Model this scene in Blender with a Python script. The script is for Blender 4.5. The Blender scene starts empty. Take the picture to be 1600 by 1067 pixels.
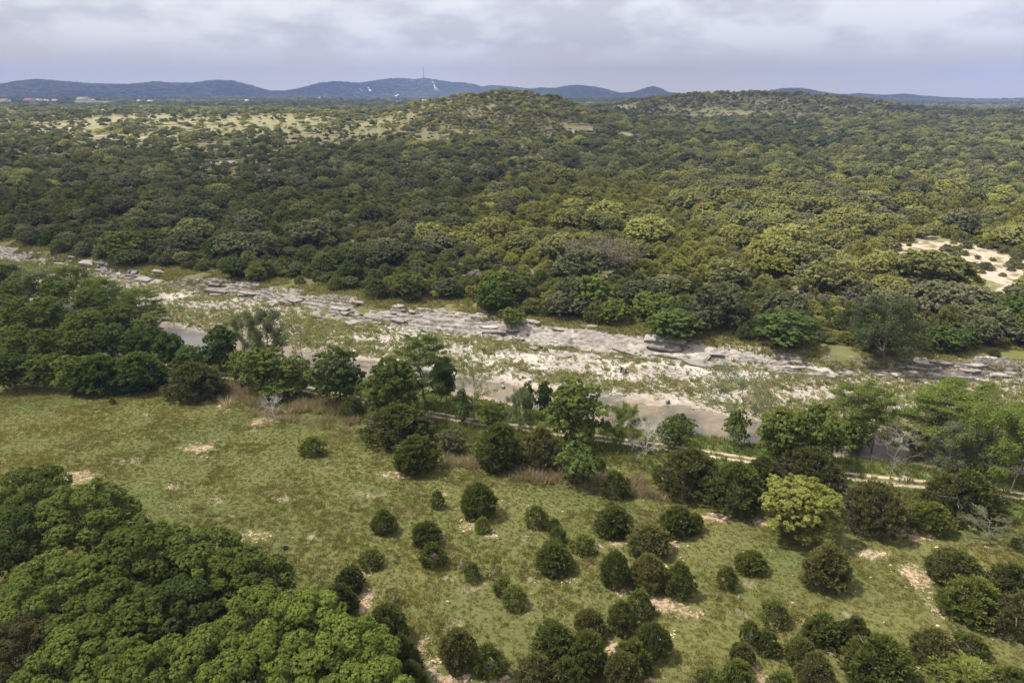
import bpy, math
import numpy as np
R = math.radians
RNG = np.random.default_rng(11)
scene = bpy.context.scene

# ------------------------------------------------------------------ camera, sky, sun, exposure
CAM_Z, PITCH, F_PX = 50.0, 19.5, 1600 * 24 / 36
cam_data = bpy.data.cameras.new("camera")
cam_data.lens, cam_data.sensor_width = 24, 36
cam_data.clip_start, cam_data.clip_end = 1.0, 400000
cam = bpy.data.objects.new("camera", cam_data)
scene.collection.objects.link(cam)
cam.location = (0, 0, CAM_Z)
cam.rotation_euler = (R(90 - PITCH), 0, 0)
scene.camera = cam

SUN_DIR = np.array([-0.50, 0.10, 0.86]); SUN_DIR /= np.linalg.norm(SUN_DIR)
SKY_LOW, SKY_GREY, SKY_WHITE = (4.65, 4.3, 3.6), (2.62, 2.57, 2.68), (3.75, 3.7, 3.73)
world = bpy.data.worlds.new("World"); scene.world = world; world.use_nodes = True
wn = world.node_tree
sky = wn.nodes.new("ShaderNodeTexSky"); sky.sky_type = 'NISHITA'; sky.sun_disc = False
sky.sun_elevation = math.asin(SUN_DIR[2])
sky.sun_rotation = math.atan2(SUN_DIR[0], SUN_DIR[1])
sky.dust_density = 2.0; sky.air_density = 1.2
# soft overcast mixed into the sky, the same in every direction
def _wn(typ, ins=None, **pr):
    n = wn.nodes.new(typ)
    for a, v in pr.items(): setattr(n, a, v)
    for a, v in (ins or {}).items():
        if isinstance(v, bpy.types.NodeSocket): wn.links.new(v, n.inputs[a])
        else: n.inputs[a].default_value = v
    return n
_d = _wn("ShaderNodeTexCoord").outputs["Generated"]
_st = _wn("ShaderNodeVectorMath", {0: _d, 1: (1.0, 1.0, 2.6)}, operation='MULTIPLY').outputs[0]
_n1 = _wn("ShaderNodeTexNoise", {"Vector": _st, "Scale": 11.0, "Detail": 6.0, "Roughness": .55}).outputs["Fac"]
_n2 = _wn("ShaderNodeTexNoise", {"Vector": _st, "Scale": 2.2, "Detail": 2.0}).outputs["Fac"]
_el = _wn("ShaderNodeSeparateXYZ", {0: _d}).outputs[2]
_lift = _wn("ShaderNodeMapRange", {0: _el, 1: .012, 2: .07, 3: .0, 4: 1.}).outputs[0]
_sum = _wn("ShaderNodeMath", {0: _wn("ShaderNodeMath", {0: _n1, 1: .62}, operation='MULTIPLY').outputs[0], 1: _wn("ShaderNodeMath", {0: _n2, 1: .38}, operation='MULTIPLY').outputs[0]}, operation='ADD').outputs[0]
_puff = _wn("ShaderNodeMath", {0: _wn("ShaderNodeMapRange", {0: _sum, 1: .44, 2: .56, 3: 0., 4: 1.}).outputs[0], 1: _lift}, operation='MULTIPLY').outputs[0]
_low = _wn("ShaderNodeMix", {0: _lift, 6: (*SKY_LOW, 1), 7: (*SKY_GREY, 1)}, data_type='RGBA').outputs[2]
_cl = _wn("ShaderNodeMix", {0: _puff, 6: _low, 7: (*SKY_WHITE, 1)}, data_type='RGBA').outputs[2]
_fin = _wn("ShaderNodeMix", {0: .88, 6: sky.outputs[0], 7: _cl}, data_type='RGBA').outputs[2]
wn.links.new(_fin, wn.nodes["Background"].inputs[0])
wn.nodes["Background"].inputs[1].default_value = 0.13
sl = bpy.data.lights.new("sun", 'SUN'); sl.energy = 5.0; sl.angle = R(4); sl.color = (1.0, 0.93, 0.82)
so = bpy.data.objects.new("sun", sl); scene.collection.objects.link(so)
from mathutils import Vector, Matrix
so.rotation_euler = Vector(-SUN_DIR).to_track_quat('-Z', 'Y').to_euler()
so.location = (0, 0, 300)
vs = scene.view_settings
vs.view_transform = 'Standard'; vs.look = 'None'; vs.gamma = 1.0; vs.use_curve_mapping = False
vs.exposure = 1.17
scene.render.engine = 'CYCLES'
cy = scene.cycles
cy.max_bounces = 4; cy.diffuse_bounces = 3; cy.glossy_bounces = 2; cy.transmission_bounces = 3
cy.transparent_max_bounces = 12; cy.volume_bounces = 0
cy.use_denoising = True
cy.caustics_reflective = False; cy.caustics_refractive = False

# ------------------------------------------------------------------ helpers
COL = scene.collection
_cp, _sp = math.cos(R(PITCH)), math.sin(R(PITCH))
def ray(px, py):
    a, b = (px - 800) / F_PX, (533.5 - py) / F_PX
    d = np.array([a, _cp + b * _sp, -_sp + b * _cp])
    return d / np.linalg.norm(d)
def on_plane(px, py, z):
    d = ray(px, py); t = (z - CAM_Z) / d[2]
    return np.array([d[0] * t, d[1] * t, z])
def to_px(x, y, z):
    dz = z - CAM_Z
    dep = y * _cp - dz * _sp
    return 800 + F_PX * x / dep, 533.5 - F_PX * (y * _sp + dz * _cp) / dep

def hsh(i, j, s):
    v = np.sin(i * 127.1 + j * 311.7 + s * 74.7) * 43758.5453
    return v - np.floor(v)
def vn(x, y, s=0):
    xi, yi = np.floor(x), np.floor(y); xf, yf = x - xi, y - yi
    u, v = xf * xf * (3 - 2 * xf), yf * yf * (3 - 2 * yf)
    a, b, c, d = hsh(xi, yi, s), hsh(xi + 1, yi, s), hsh(xi, yi + 1, s), hsh(xi + 1, yi + 1, s)
    return (a * (1 - u) + b * u) * (1 - v) + (c * (1 - u) + d * u) * v
def fbm(x, y, s=0, o=3):
    t, a, n = 0, 1.0, 0
    for k in range(o):
        t = t + a * vn(x * 2 ** k, y * 2 ** k, s + k * 7); n += a; a *= .5
    return t / n
def sst(a, b, x):
    t = np.clip((x - a) / (b - a), 0, 1); return t * t * (3 - 2 * t)

def mesh_from(name, V, F, mats=(), smooth=False, attrs=None, midx=None):
    """V (n,3); F (m,k) array of equal-sized faces."""
    me = bpy.data.meshes.new(name)
    V = np.asarray(V, np.float32); F = np.asarray(F, np.int32)
    m, k = F.shape
    me.vertices.add(len(V)); me.vertices.foreach_set("co", V.ravel())
    me.loops.add(m * k); me.loops.foreach_set("vertex_index", F.ravel())
    me.polygons.add(m); me.polygons.foreach_set("loop_start", np.arange(0, m * k, k, dtype=np.int32))
    if smooth: me.polygons.foreach_set("use_smooth", np.ones(m, bool))
    for mt in mats: me.materials.append(mt)
    if midx is not None: me.polygons.foreach_set("material_index", np.asarray(midx, np.int32))
    for nm, (dom, dat) in (attrs or {}).items():
        at = me.attributes.new(nm, 'FLOAT', dom); at.data.foreach_set("value", np.asarray(dat, np.float32))
    me.update(calc_edges=True)
    return me
def link(name, me, parent=None, label=None, cat=None, group=None, kind=None):
    o = bpy.data.objects.new(name, me); COL.objects.link(o)
    if parent is not None: o.parent = parent
    return tag(o, label, cat, group, kind)
def tag(o, label=None, cat=None, group=None, kind=None):
    if label: o["label"] = label
    if cat: o["category"] = cat
    if group: o["group"] = group
    if kind: o["kind"] = kind
    return o
def grid_faces(nr, nc):
    i = np.arange((nr - 1) * nc).reshape(nr - 1, nc)[:, :-1].ravel()
    return np.stack([i, i + 1, i + nc + 1, i + nc], 1)

class NT:
    """tiny node builder"""
    def __init__(self, name):
        self.m = bpy.data.materials.new(name); self.m.use_nodes = True
        self.t = self.m.node_tree; self.t.nodes.clear()
        self.out = self.t.nodes.new("ShaderNodeOutputMaterial")
    def n(self, typ, ins=None, **props):
        nd = self.t.nodes.new(typ)
        for k, v in props.items(): setattr(nd, k, v)
        for k, v in (ins or {}).items():
            s = nd.inputs[k]
            if isinstance(v, bpy.types.NodeSocket): self.t.links.new(v, s)
            else: s.default_value = v
        return nd
    def pos(self): return self.n("ShaderNodeNewGeometry").outputs["Position"]
    def noise(self, scale, vec=None, detail=4, rough=.55, dim='3D', dist=0):
        nd = self.n("ShaderNodeTexNoise", {"Scale": scale, "Detail": detail, "Roughness": rough, "Distortion": dist}, noise_dimensions=dim)
        self.t.links.new(vec if vec is not None else self.pos(), nd.inputs["Vector"]); return nd.outputs["Fac"]
    def mapr(self, v, a, b, c=0., d=1.):
        return self.n("ShaderNodeMapRange", {0: v, 1: a, 2: b, 3: c, 4: d}).outputs[0]
    def mix(self, f, a, b):
        nd = self.n("ShaderNodeMix", data_type='RGBA')
        for s, v in ((nd.inputs[0], f), (nd.inputs[6], a), (nd.inputs[7], b)):
            if isinstance(v, bpy.types.NodeSocket): self.t.links.new(v, s)
            else: s.default_value = v if not isinstance(v, tuple) else (*v, 1.)[:4]
        return nd.outputs[2]
    def math(self, op, a, b=0.): return self.n("ShaderNodeMath", {0: a, 1: b}, operation=op).outputs[0]
    def mul(self, c, f):
        nd = self.n("ShaderNodeVectorMath", operation='SCALE'); self.t.links.new(c, nd.inputs[0])
        if isinstance(f, bpy.types.NodeSocket): self.t.links.new(f, nd.inputs["Scale"])
        else: nd.inputs["Scale"].default_value = f
        return nd.outputs[0]
    def attr(self, a): return self.n("ShaderNodeAttribute", attribute_name=a).outputs["Fac"]
    def bump(self, h, dist, strength=1.): return self.n("ShaderNodeBump", {"Height": h, "Distance": dist, "Strength": strength}).outputs[0]
    def diffuse(self, c, nrm=None, rough=.9):
        ins = {"Base Color": c, "Roughness": rough, "Specular IOR Level": .15}
        if nrm is not None: ins["Normal"] = nrm
        return self.n("ShaderNodeBsdfPrincipled", ins).outputs[0]
    def done(self, s): self.t.links.new(s, self.out.inputs[0]); return self.m

# ------------------------------------------------------------------ terrain shape
def curve(pts, z):
    w = np.array([on_plane(a, b, z) for a, b in pts]); o = np.argsort(w[:, 0]); w = w[o]
    x, y = w[:, 0], w[:, 1]
    sl, sr = (y[3] - y[0]) / (x[3] - x[0]), (y[-1] - y[-4]) / (x[-1] - x[-4])
    x = np.r_[x[0] - 400, x, x[-1] + 400]; y = np.r_[y[0] - 400 * sl, y, y[-1] + 400 * sr]
    return lambda q: np.interp(q, x, y)
Y_TRK = curve([(300, 578), (400, 597), (490, 612), (560, 625), (640, 640), (720, 655), (800, 667), (920, 686), (1030, 700), (1160, 717), (1320, 742), (1440, 757), (1600, 778)], -2.6)
Y_WN = curve([(60, 478), (230, 522), (300, 552), (420, 578), (560, 592), (650, 607), (760, 625), (870, 648), (960, 668), (1100, 682), (1160, 692), (1300, 712), (1450, 730), (1600, 742)], -4.3)
Y_WF = curve([(0, 420), (120, 455), (220, 492), (320, 518), (450, 543), (590, 562), (680, 580), (760, 592), (870, 606), (1000, 622), (1100, 638), (1160, 652), (1300, 664), (1450, 678), (1600, 690)], -4.3)
Y_LB = curve([(0, 404), (90, 412), (180, 430), (300, 455), (430, 480), (560, 503), (700, 526), (850, 547), (930, 558), (1050, 562), (1150, 575), (1280, 586), (1430, 588), (1600, 597)], -3.4)
Y_LT = curve([(0, 388), (80, 398), (200, 418), (300, 436), (420, 450), (520, 467), (640, 481), (740, 495), (870, 506), (1000, 520), (1100, 534), (1200, 549), (1300, 559), (1430, 564), (1600, 572)], -1.2)
def seg(y, a, b, dz, smooth=True):
    t = np.clip((y - a) / np.maximum(b - a, .1), 0, 1)
    return dz * (t * t * (3 - 2 * t) if smooth else t)
HX = np.array([-330, -260, -188, -150, -103, -55, -10, 20, 47, 80, 112, 160, 230, 330]); HH = np.array([0, 1, 7, 18, 32, 39, 42, 41, 37, 28, 17, 8, 2, 0])
RX = np.array([120, 200, 258, 373, 470, 573, 688, 774, 860, 980]); RH = np.array([0, 8, 22, 31, 34, 31, 21, 8, 1, 0])
LX = np.array([-950, -800, -700, -560, -420, -300, -200, -100]); LH = np.array([0, 6, 11, 10, 13, 12, 9, 0])
SKY_PTS = np.array([(-700, 135), (-400, 131), (-200, 134), (0, 133), (30, 128), (60, 125), (85, 127), (130, 131), (200, 133), (230, 130), (248, 128), (262, 130), (300, 131), (325, 127), (345, 126), (362, 127), (390, 134), (420, 143), (445, 143), (470, 139), (500, 131), (520, 128), (540, 129), (562, 131), (600, 125), (620, 123.5), (645, 125), (664, 123.5), (690, 127), (705, 130), (720, 129.5), (740, 133), (752, 137), (768, 134.5), (790, 136), (830, 140), (845, 138), (868, 139), (890, 134.5), (905, 134), (930, 137), (950, 141), (968, 147), (990, 145), (1012, 138), (1020, 136.5), (1030, 139), (1045, 146), (1100, 148), (1180, 146), (1215, 141), (1235, 138.5), (1255, 139.5), (1280, 144), (1300, 147.5), (1325, 149), (1345, 147), (1362, 149), (1385, 150), (1412, 148), (1440, 151), (1480, 154), (1540, 157.5), (1600, 159), (1800, 156), (2200, 150)])
_raz = np.array([math.atan2(ray(a, b)[0], ray(a, b)[1]) for a, b in SKY_PTS])
_rel = np.array([ray(a, b)[2] / math.hypot(ray(a, b)[0], ray(a, b)[1]) for a, b in SKY_PTS])
RIDGE_R = 7600.0
_rh = CAM_Z + _rel * RIDGE_R - 6
def terrain(x, y, river=True):
    x = np.asarray(x, float); y = np.asarray(y, float)
    r = np.hypot(x, y)
    t, wn_, wf, lb, lt = Y_TRK(x), Y_WN(x), Y_WF(x), Y_LB(x), Y_LT(x)
    z = seg(y, t - 48, t + 2, -2.6) + seg(y, t + 2.5, wn_ + 1, -1.55) + seg(y, wn_, (wn_ + wf) / 2, -.35) + seg(y, (wn_ + wf) / 2, wf + 1, .55)
    z = z + seg(y, wf, lb, .75, False) + seg(y, lb, lt, 2.2)
    z = z + seg(y, lt, lt + 60, 2.5, False) + np.interp(r, [150, 300, 600, 1000, 1600, 2200, 2850, 3080, 4000, 6000], [0, 2, 6.5, 13, 26, 29, 31, 43, 45, 42]) * (1 - .5 * sst(.18, .45, np.arctan2(x, y)) * sst(1300, 2400, r) * (1 - sst(4200, 6000, r))) * sst(0, 60, y - lt)
    far = sst(60, 500, y - lt)
    z = z + far * (fbm(x / 160, y / 160, 3) - .5) * np.clip(r / 250, 0, 6)
    z = z + sst(2200, 3200, r) * (1 - sst(5200, 6200, r)) * (fbm(x / 520, y / 900, 27, 2) - .5) * 12
    z = z + (fbm(x / 14, y / 14, 5, 2) - .5) * .7 * (1 - sst(-4, 4, y - t))
    z = z + np.interp(x, HX, HH) * np.exp(-((y - 1000) / 175) ** 2)
    z = z + np.interp(x, RX, RH) * np.exp(-((y - 1460) / 210) ** 2)
    z = z + np.interp(x, LX, LH) * np.exp(-((y - 1060) / 190) ** 2)
    az = np.arctan2(x, y)
    rid = np.interp(az, _raz, _rh) - 42 + (fbm(az * 160, r / 400, 9) - .5) * 4
    fold = .55 + .45 * np.cos((r - RIDGE_R) / 1500 * math.pi) + 0 * r
    fold = np.where(np.abs(r - RIDGE_R) < 1500, fold, .1 + 0 * r) * sst(5600, 6600, r)
    z = z + rid * np.clip(fold, 0, 1) + sst(5200, 6400, r) * (fbm(x / 420, y / 420, 21) - .5) * 50 * (1 - np.clip(fold, 0, 1))
    return z
_T = np.geomspace(25, 12000, 5000)
def hit(px, py, lift=0.0):
    d = ray(px, py); p = d[None] * _T[:, None]
    z = CAM_Z + p[:, 2]; g = terrain(p[:, 0], p[:, 1]) + lift
    k = np.argmax(z < g) if (z < g).any() else len(_T) - 1
    if k == 0: return p[0] + [0, 0, CAM_Z]
    a, b = z[k - 1] - g[k - 1], g[k] - z[k]
    q = p[k - 1] + (p[k] - p[k - 1]) * (a / (a + b + 1e-9))
    return np.array([q[0], q[1], float(terrain(q[0], q[1]))])
def depth(p): return p[1] * _cp - (p[2] - CAM_Z) * _sp

# cover masks: ellipses on the ground (centre, half sizes in metres)
def ell(px, py, rx, ry):
    c = hit(px, py); e = hit(px + rx, py); f = hit(px, py - ry); g = hit(px, py + ry)
    return c[0], c[1], abs(e[0] - c[0]), max(.5, .5 * math.hypot(f[0] - g[0], f[1] - g[1]))
BARE = [ell(*a) for a in [(410, 659, 24, 8), (347, 634, 7, 9), (356, 642, 6, 4), (120, 745, 36, 10), (270, 760, 14, 5), (185, 770, 9, 4), (215, 815, 20, 5), (390, 838, 36, 11), (255, 857, 10, 4), (612, 742, 26, 8), (730, 822, 17, 12), (766, 838, 13, 4), (572, 895, 12, 8), (572, 940, 12, 22), (569, 985, 12, 25), (660, 1008, 18, 18), (675, 1040, 22, 20), (700, 1062, 55, 14), (780, 1066, 40, 10),
    (1430, 895, 24, 16), (1442, 918, 14, 16), (1455, 945, 9, 16), (1540, 975, 26, 11), (1462, 1040, 26, 9), (1488, 1005, 7, 18), (1435, 836, 44, 7), (1120, 808, 32, 8), (1188, 815, 15, 8), (1047, 850, 26, 8), (965, 850, 16, 5), (1035, 884, 10, 8), (975, 926, 16, 9), (1030, 945, 36, 11), (1080, 955, 22, 9), (1037, 992, 16, 8), (960, 1012, 14, 20), (1000, 1062, 30, 9), (1170, 1045, 20, 18), (1360, 865, 34, 6), (690, 772, 12, 3), (885, 906, 34, 5), (1205, 978, 10, 7), (1300, 1020, 12, 10), (1190, 1062, 30, 8), (310, 700, 30, 6), (560, 650, 12, 4), (930, 855, 20, 6), (640, 700, 20, 4), (845, 742, 16, 4), (1000, 1010, 10, 10)]]
PALE = [ell(*a) for a in [(1520, 412, 96, 34), (1575, 428, 60, 20), (1490, 385, 34, 8), (1047, 349, 12, 10), (1020, 397, 7, 6), (1235, 464, 16, 6), (1245, 457, 9, 9), (1165, 410, 12, 5), (618, 329, 7, 4), (800, 353, 8, 5), (1600, 442, 16, 8), (1510, 357, 8, 4), (1100, 492, 12, 8), (355, 254, 30, 3), (210, 216, 34, 2), (150, 214, 24, 2), (100, 201, 18, 2), (250, 220, 24, 2), (30, 222, 16, 2), (480, 187, 5, 2), (415, 206, 4, 3), (815, 231, 14, 2), (897, 209, 3, 7), (925, 204, 3, 6), (980, 210, 6, 3), (770, 166, 4, 3)]]
DRY = [ell(*a) for a in [(130, 203, 85, 20), (260, 212, 100, 16), (420, 193, 140, 12), (560, 205, 70, 26), (480, 205, 70, 20), (330, 228, 90, 8), (450, 222, 60, 8), (690, 213, 48, 9), (575, 215, 40, 14), (80, 212, 50, 14), (1130, 180, 80, 4), (1085, 174, 40, 3), (830, 169, 24, 3), (900, 200, 24, 6), (770, 166, 10, 4), (985, 212, 18, 4), (690, 213, 50, 10), (500, 235, 40, 5), (970, 170, 30, 5), (200, 240, 60, 7)]]
def mask(L, x, y, noise=0.35, f=.12, s=31):
    m = np.zeros(np.shape(x)); n = (fbm(x * f, y * f, s, 2) - .5) * 2 * noise
    for cx, cy_, a, b in L:
        q = ((x - cx) / (a * 1.15)) ** 2 + ((y - cy_) / (b * 1.15)) ** 2
        m = np.maximum(m, np.clip(1.25 - q + n, 0, 1) * (q < 4))
    return m

# ------------------------------------------------------------------ ground
def ground_material():
    k = NT("ground_cover"); p = k.pos()
    big, mid, fine = k.noise(.035, p, 3), k.noise(.22, p, 4), k.noise(1.7, p, 5, .65)
    aniso = k.n("ShaderNodeMapping", {"Scale": (.35, 1.3, 1), "Rotation": (0, 0, .35)}); k.t.links.new(p, aniso.inputs[0])
    tuss = k.noise(2.2, aniso.outputs[0], 5, .65)
    grass = k.mix(k.mapr(big, .38, .62), (.152, .142, .048), (.115, .125, .040))
    grass = k.mix(k.mapr(mid, .54, .8), grass, (.150, .126, .062))
    grass = k.mix(k.mapr(tuss, .38, .66), grass, k.mix(.5, grass, (.060, .075, .025)))
    lush = k.mix(k.mapr(mid, .4, .65), (.075, .105, .030), (.120, .140, .045))
    c = k.mix(k.attr("lush"), grass, lush)
    litter = k.mix(k.mapr(mid, .4, .65), (.135, .130, .058), (.20, .165, .10))
    c = k.mix(k.attr("wood"), c, litter)
    dry = k.mix(k.mapr(mid, .35, .65), (.215, .188, .10), (.165, .165, .075))
    c = k.mix(k.attr("dry"), c, dry)
    soil = k.mix(k.mapr(fine, .4, .65), (.30, .20, .125), (.44, .33, .225))
    bm = k.mapr(k.math('ADD', k.math('MULTIPLY', k.attr("bare"), .56), k.math('MULTIPLY', k.math('SUBTRACT', k.math('ADD', k.math('MULTIPLY', fine, .65), k.math('MULTIPLY', mid, .35)), .5), 2.6)), .40, .66)
    c = k.mix(bm, c, soil)
    pale = k.mix(k.mapr(fine, .4, .65), (.33, .265, .20), (.42, .355, .285))
    pm = k.mapr(k.math('ADD', k.math('MULTIPLY', k.attr("pale"), .66), k.math('MULTIPLY', k.math('SUBTRACT', mid, .5), 2.4)), .32, .62)
    c = k.mix(pm, c, pale)
    hillc = k.mix(k.mapr(k.noise(.012, p, 6, .7), .4, .62), (.020, .030, .017), (.045, .052, .030))
    c = k.mix(k.attr("hill"), c, hillc)
    h = k.math('ADD', k.math('MULTIPLY', tuss, .8), k.math('MULTIPLY', fine, .35))
    return k.done(k.diffuse(c, k.bump(h, .28, .9)))
def build_ground():
    az = np.r_[np.arange(-180, -52, 4.0), np.r_[np.arange(-52, -40, .25), np.arange(-40, 40, .16), np.arange(40, 52, .25)], np.arange(52, 180.1, 4.0)]
    rr = np.r_[.3, 6, np.geomspace(12, 9600, 440)]
    A, Q = np.meshgrid(np.radians(az), rr)
    X, Y = Q * np.sin(A), Q * np.cos(A)
    Z = terrain(X, Y)
    # tuck the ground below the riverbed sheet
    inside = sst(.5, 3, Y - Y_WN(X)) * sst(.5, 3, Y_LT(X) - 1.0 - Y) * (np.abs(X) < 330)
    Zg = Z - .9 * inside
    V = np.stack([X, Y, Zg], -1).reshape(-1, 3)
    F = grid_faces(len(rr), len(az))
    x, y = V[:, 0], V[:, 1]
    t, lt = Y_TRK(x), Y_LT(x)
    bare = mask(BARE, x, y)
    wood = sst(4, 14, y - lt + (fbm(x / 9, y / 9, 40) - .5) * 22) * (1 - sst(5200, 6000, np.hypot(x, y)))
    lush = sst(-16, -4, y - t + (fbm(x / 10, y / 10, 41) - .5) * 16) * (1 - wood) * (1 - sst(0, 3, y - Y_WN(x)))
    for a in [(200, 785, 90, 25), (60, 630, 70, 20), (1230, 870, 60, 16), (1330, 900, 40, 20), (1480, 780, 60, 16), (1200, 930, 40, 20)]:
        cx, cy_, ra, rb = ell(*a); q = ((x - cx) / ra) ** 2 + ((y - cy_) / rb) ** 2
        lush = np.maximum(lush, np.clip(1.1 - q + (fbm(x / 5, y / 5, 43) - .5), 0, 1) * .75 * (q < 4))
    dry = mask(DRY, x, y, 1.0, .016)
    pale = mask(PALE, x, y, .9, .10)
    hill = sst(5000, 5800, np.hypot(x, y))
    me = mesh_from("ground", V, F, [ground_material()], True, {"bare": ('POINT', bare), "wood": ('POINT', wood), "lush": ('POINT', lush), "dry": ('POINT', dry), "pale": ('POINT', pale), "hill": ('POINT', hill)})
    link("ground", me, None, "rolling green meadow and wooded hill country running to the horizon", "ground", kind="structure")
build_ground()

# ------------------------------------------------------------------ river: bed, water, rock ledge, track
def bed_z(x, y):
    wn_, wf, lb = Y_WN(x), Y_WF(x), Y_LB(x)
    z = terrain(x, y)
    bar = sst(0, 4, y - wf) * sst(0, 3, lb + 2 - y)
    z = z + (fbm(x / 5, y / 3.2, 51) - .5) * (.5 + .35 * bar) + (fbm(x / 1.3, y / 1.1, 52, 2) - .5) * .16
    return z
def bed_material():
    k = NT("river_gravel"); p = k.pos()
    a, b, c_ = k.noise(.11, p, 4), k.noise(.9, p, 5, .65), k.noise(5., p, 4, .7)
    stone = k.mix(k.mapr(b, .38, .62), (.37, .335, .288), (.255, .229, .195))
    stone = k.mix(k.mapr(a, .45, .62), stone, (.48, .436, .38))
    stone = k.mix(k.mapr(c_, .58, .72), stone, (.22, .19, .16))
    soil = k.mix(k.mapr(c_, .4, .6), (.17, .135, .07), (.11, .115, .045))
    gm = k.mapr(k.math('ADD', k.attr("silt"), k.math('MULTIPLY', k.math('SUBTRACT', b, .5), 1.4)), .40, .62)
    c = k.mix(gm, stone, soil)
    wet = k.mix(k.mapr(b, .4, .65), (.38, .285, .20), (.26, .205, .15)); wet = k.mix(k.mapr(k.noise(.07, p, 4, .6), .44, .56, 0, .85), wet, (.125, .118, .10))
    c = k.mix(k.attr("wet"), c, wet)
    h = k.math('ADD', k.math('MULTIPLY', b, .6), k.math('MULTIPLY', c_, .3))
    return k.done(k.diffuse(c, k.bump(h, .35, .9)))
def build_bed():
    xs = np.arange(-300, 300, .8); ts = np.linspace(0, 1, 90)
    X = np.repeat(xs[None], len(ts), 0)
    lo, hi = Y_WN(xs) - 3.5, Y_LB(xs) + 3.0
    Y = lo[None] + (hi - lo)[None] * ts[:, None]
    Z = bed_z(X, Y)
    e = sst(0, .06, ts)[:, None] * sst(0, .05, 1 - ts)[:, None]
    Z = Z - .8 * (1 - e)
    x, y = X.ravel(), Y.ravel()
    wn_, wf, lb = Y_WN(x), Y_WF(x), Y_LB(x)
    wet = 1 - sst(-3, 1.5, y - wf)
    frac = (y - wf) / (lb - wf)
    silt = np.where(frac > 0, .14 + .55 * (fbm(x / 16, y / 6, 61) - .5) * 2 + .30 * np.exp(-((frac - .16) / .12) ** 2) * sst(-60, 10, x + 30) + .30 * np.exp(-((frac - .25) / .2) ** 2) * (1 - sst(-90, -60, x)) - .18 * np.exp(-((frac - .8) / .2) ** 2), 0)
    silt = silt + .35 * sst(20, 80, x)
    me = mesh_from("riverbed", np.stack([x, y, Z.ravel()], 1), grid_faces(len(ts), len(xs)), [bed_material()], True, {"wet": ('POINT', wet), "silt": ('POINT', np.clip(silt, 0, 1))})
    return link("riverbed", me, None, "pale gravel riverbed with scattered weeds beside shallow water", "riverbed", kind="structure")
bed = build_bed()

def build_water():
    k = NT("shallow_water"); p = k.pos()
    mp = k.n("ShaderNodeMapping", {"Scale": (.6, 1.8, 1), "Rotation": (0, 0, .3)}); k.t.links.new(p, mp.inputs[0])
    rip = k.noise(1.6, mp.outputs[0], 5, .6); calm = k.mapr(k.noise(.05, p, 2), .4, .6, .25, 1.)
    nrm = k.bump(k.math('MULTIPLY', rip, calm), .16, .8)
    gl = k.n("ShaderNodeBsdfGlossy", {"Color": (1, 1, 1, 1), "Roughness": .03, "Normal": nrm}).outputs[0]
    tr = k.n("ShaderNodeBsdfTransparent", {"Color": (.80, .82, .78, 1)}).outputs[0]
    fr = k.n("ShaderNodeFresnel", {"IOR": 1.333, "Normal": nrm}).outputs[0]
    mx = k.n("ShaderNodeMixShader", {0: fr, 1: tr, 2: gl}).outputs[0]
    m = k.done(mx)
    xs = np.arange(-290, 290, 4.0)
    lo, hi = Y_WN(xs) - 2, Y_WF(xs) + 3
    ts = np.linspace(0, 1, 6)
    X = np.repeat(xs[None], 6, 0); Y = lo[None] + (hi - lo)[None] * ts[:, None]
    me = mesh_from("river_water", np.stack([X.ravel(), Y.ravel(), np.full(X.size, -4.12)], 1), grid_faces(6, len(xs)), [m], True)
    link("river_water", me, None, "shallow grey brown river water lying along the near side of the gravel", "water", kind="structure")
build_water()

def rock_material(name, dark, light, stain):
    k = NT(name); p = k.pos()
    oi = k.n("ShaderNodeObjectInfo").outputs["Random"]
    off = k.n("ShaderNodeVectorMath", {0: p, 1: (0, 0, 0)}, operation='ADD').outputs[0]
    st = k.n("ShaderNodeMapping", {"Scale": (.5, .5, 3.0)}); k.t.links.new(off, st.inputs[0])
    a, b, f = k.noise(.35, p, 4, .6), k.noise(1.6, st.outputs[0], 6, .68), k.noise(6, p, 4, .7)
    c = k.mix(k.mapr(b, .36, .66), dark, light)
    c = k.mix(k.mapr(a, .48, .66, 0, .8), c, stain)
    c = k.mix(k.mapr(f, .6, .75, 0, .7), c, (.09, .085, .08))
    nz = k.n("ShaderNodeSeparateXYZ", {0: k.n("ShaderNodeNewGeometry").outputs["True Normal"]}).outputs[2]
    c = k.mix(k.mapr(nz, .7, .35, 0, .6), c, (.055, .052, .05))   # shade of upright faces painted in as dark grey
    c = k.mul(c, k.mapr(oi, 0, 1, .75, 1.15))
    return k.done(k.diffuse(c, k.bump(k.math('ADD', b, k.math('MULTIPLY', f, .4)), .35, 1.)))
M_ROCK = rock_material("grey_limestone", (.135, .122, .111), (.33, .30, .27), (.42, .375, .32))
M_PALE = rock_material("pale_limestone", (.24, .22, .195), (.39, .355, .315), (.46, .42, .37))
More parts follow.
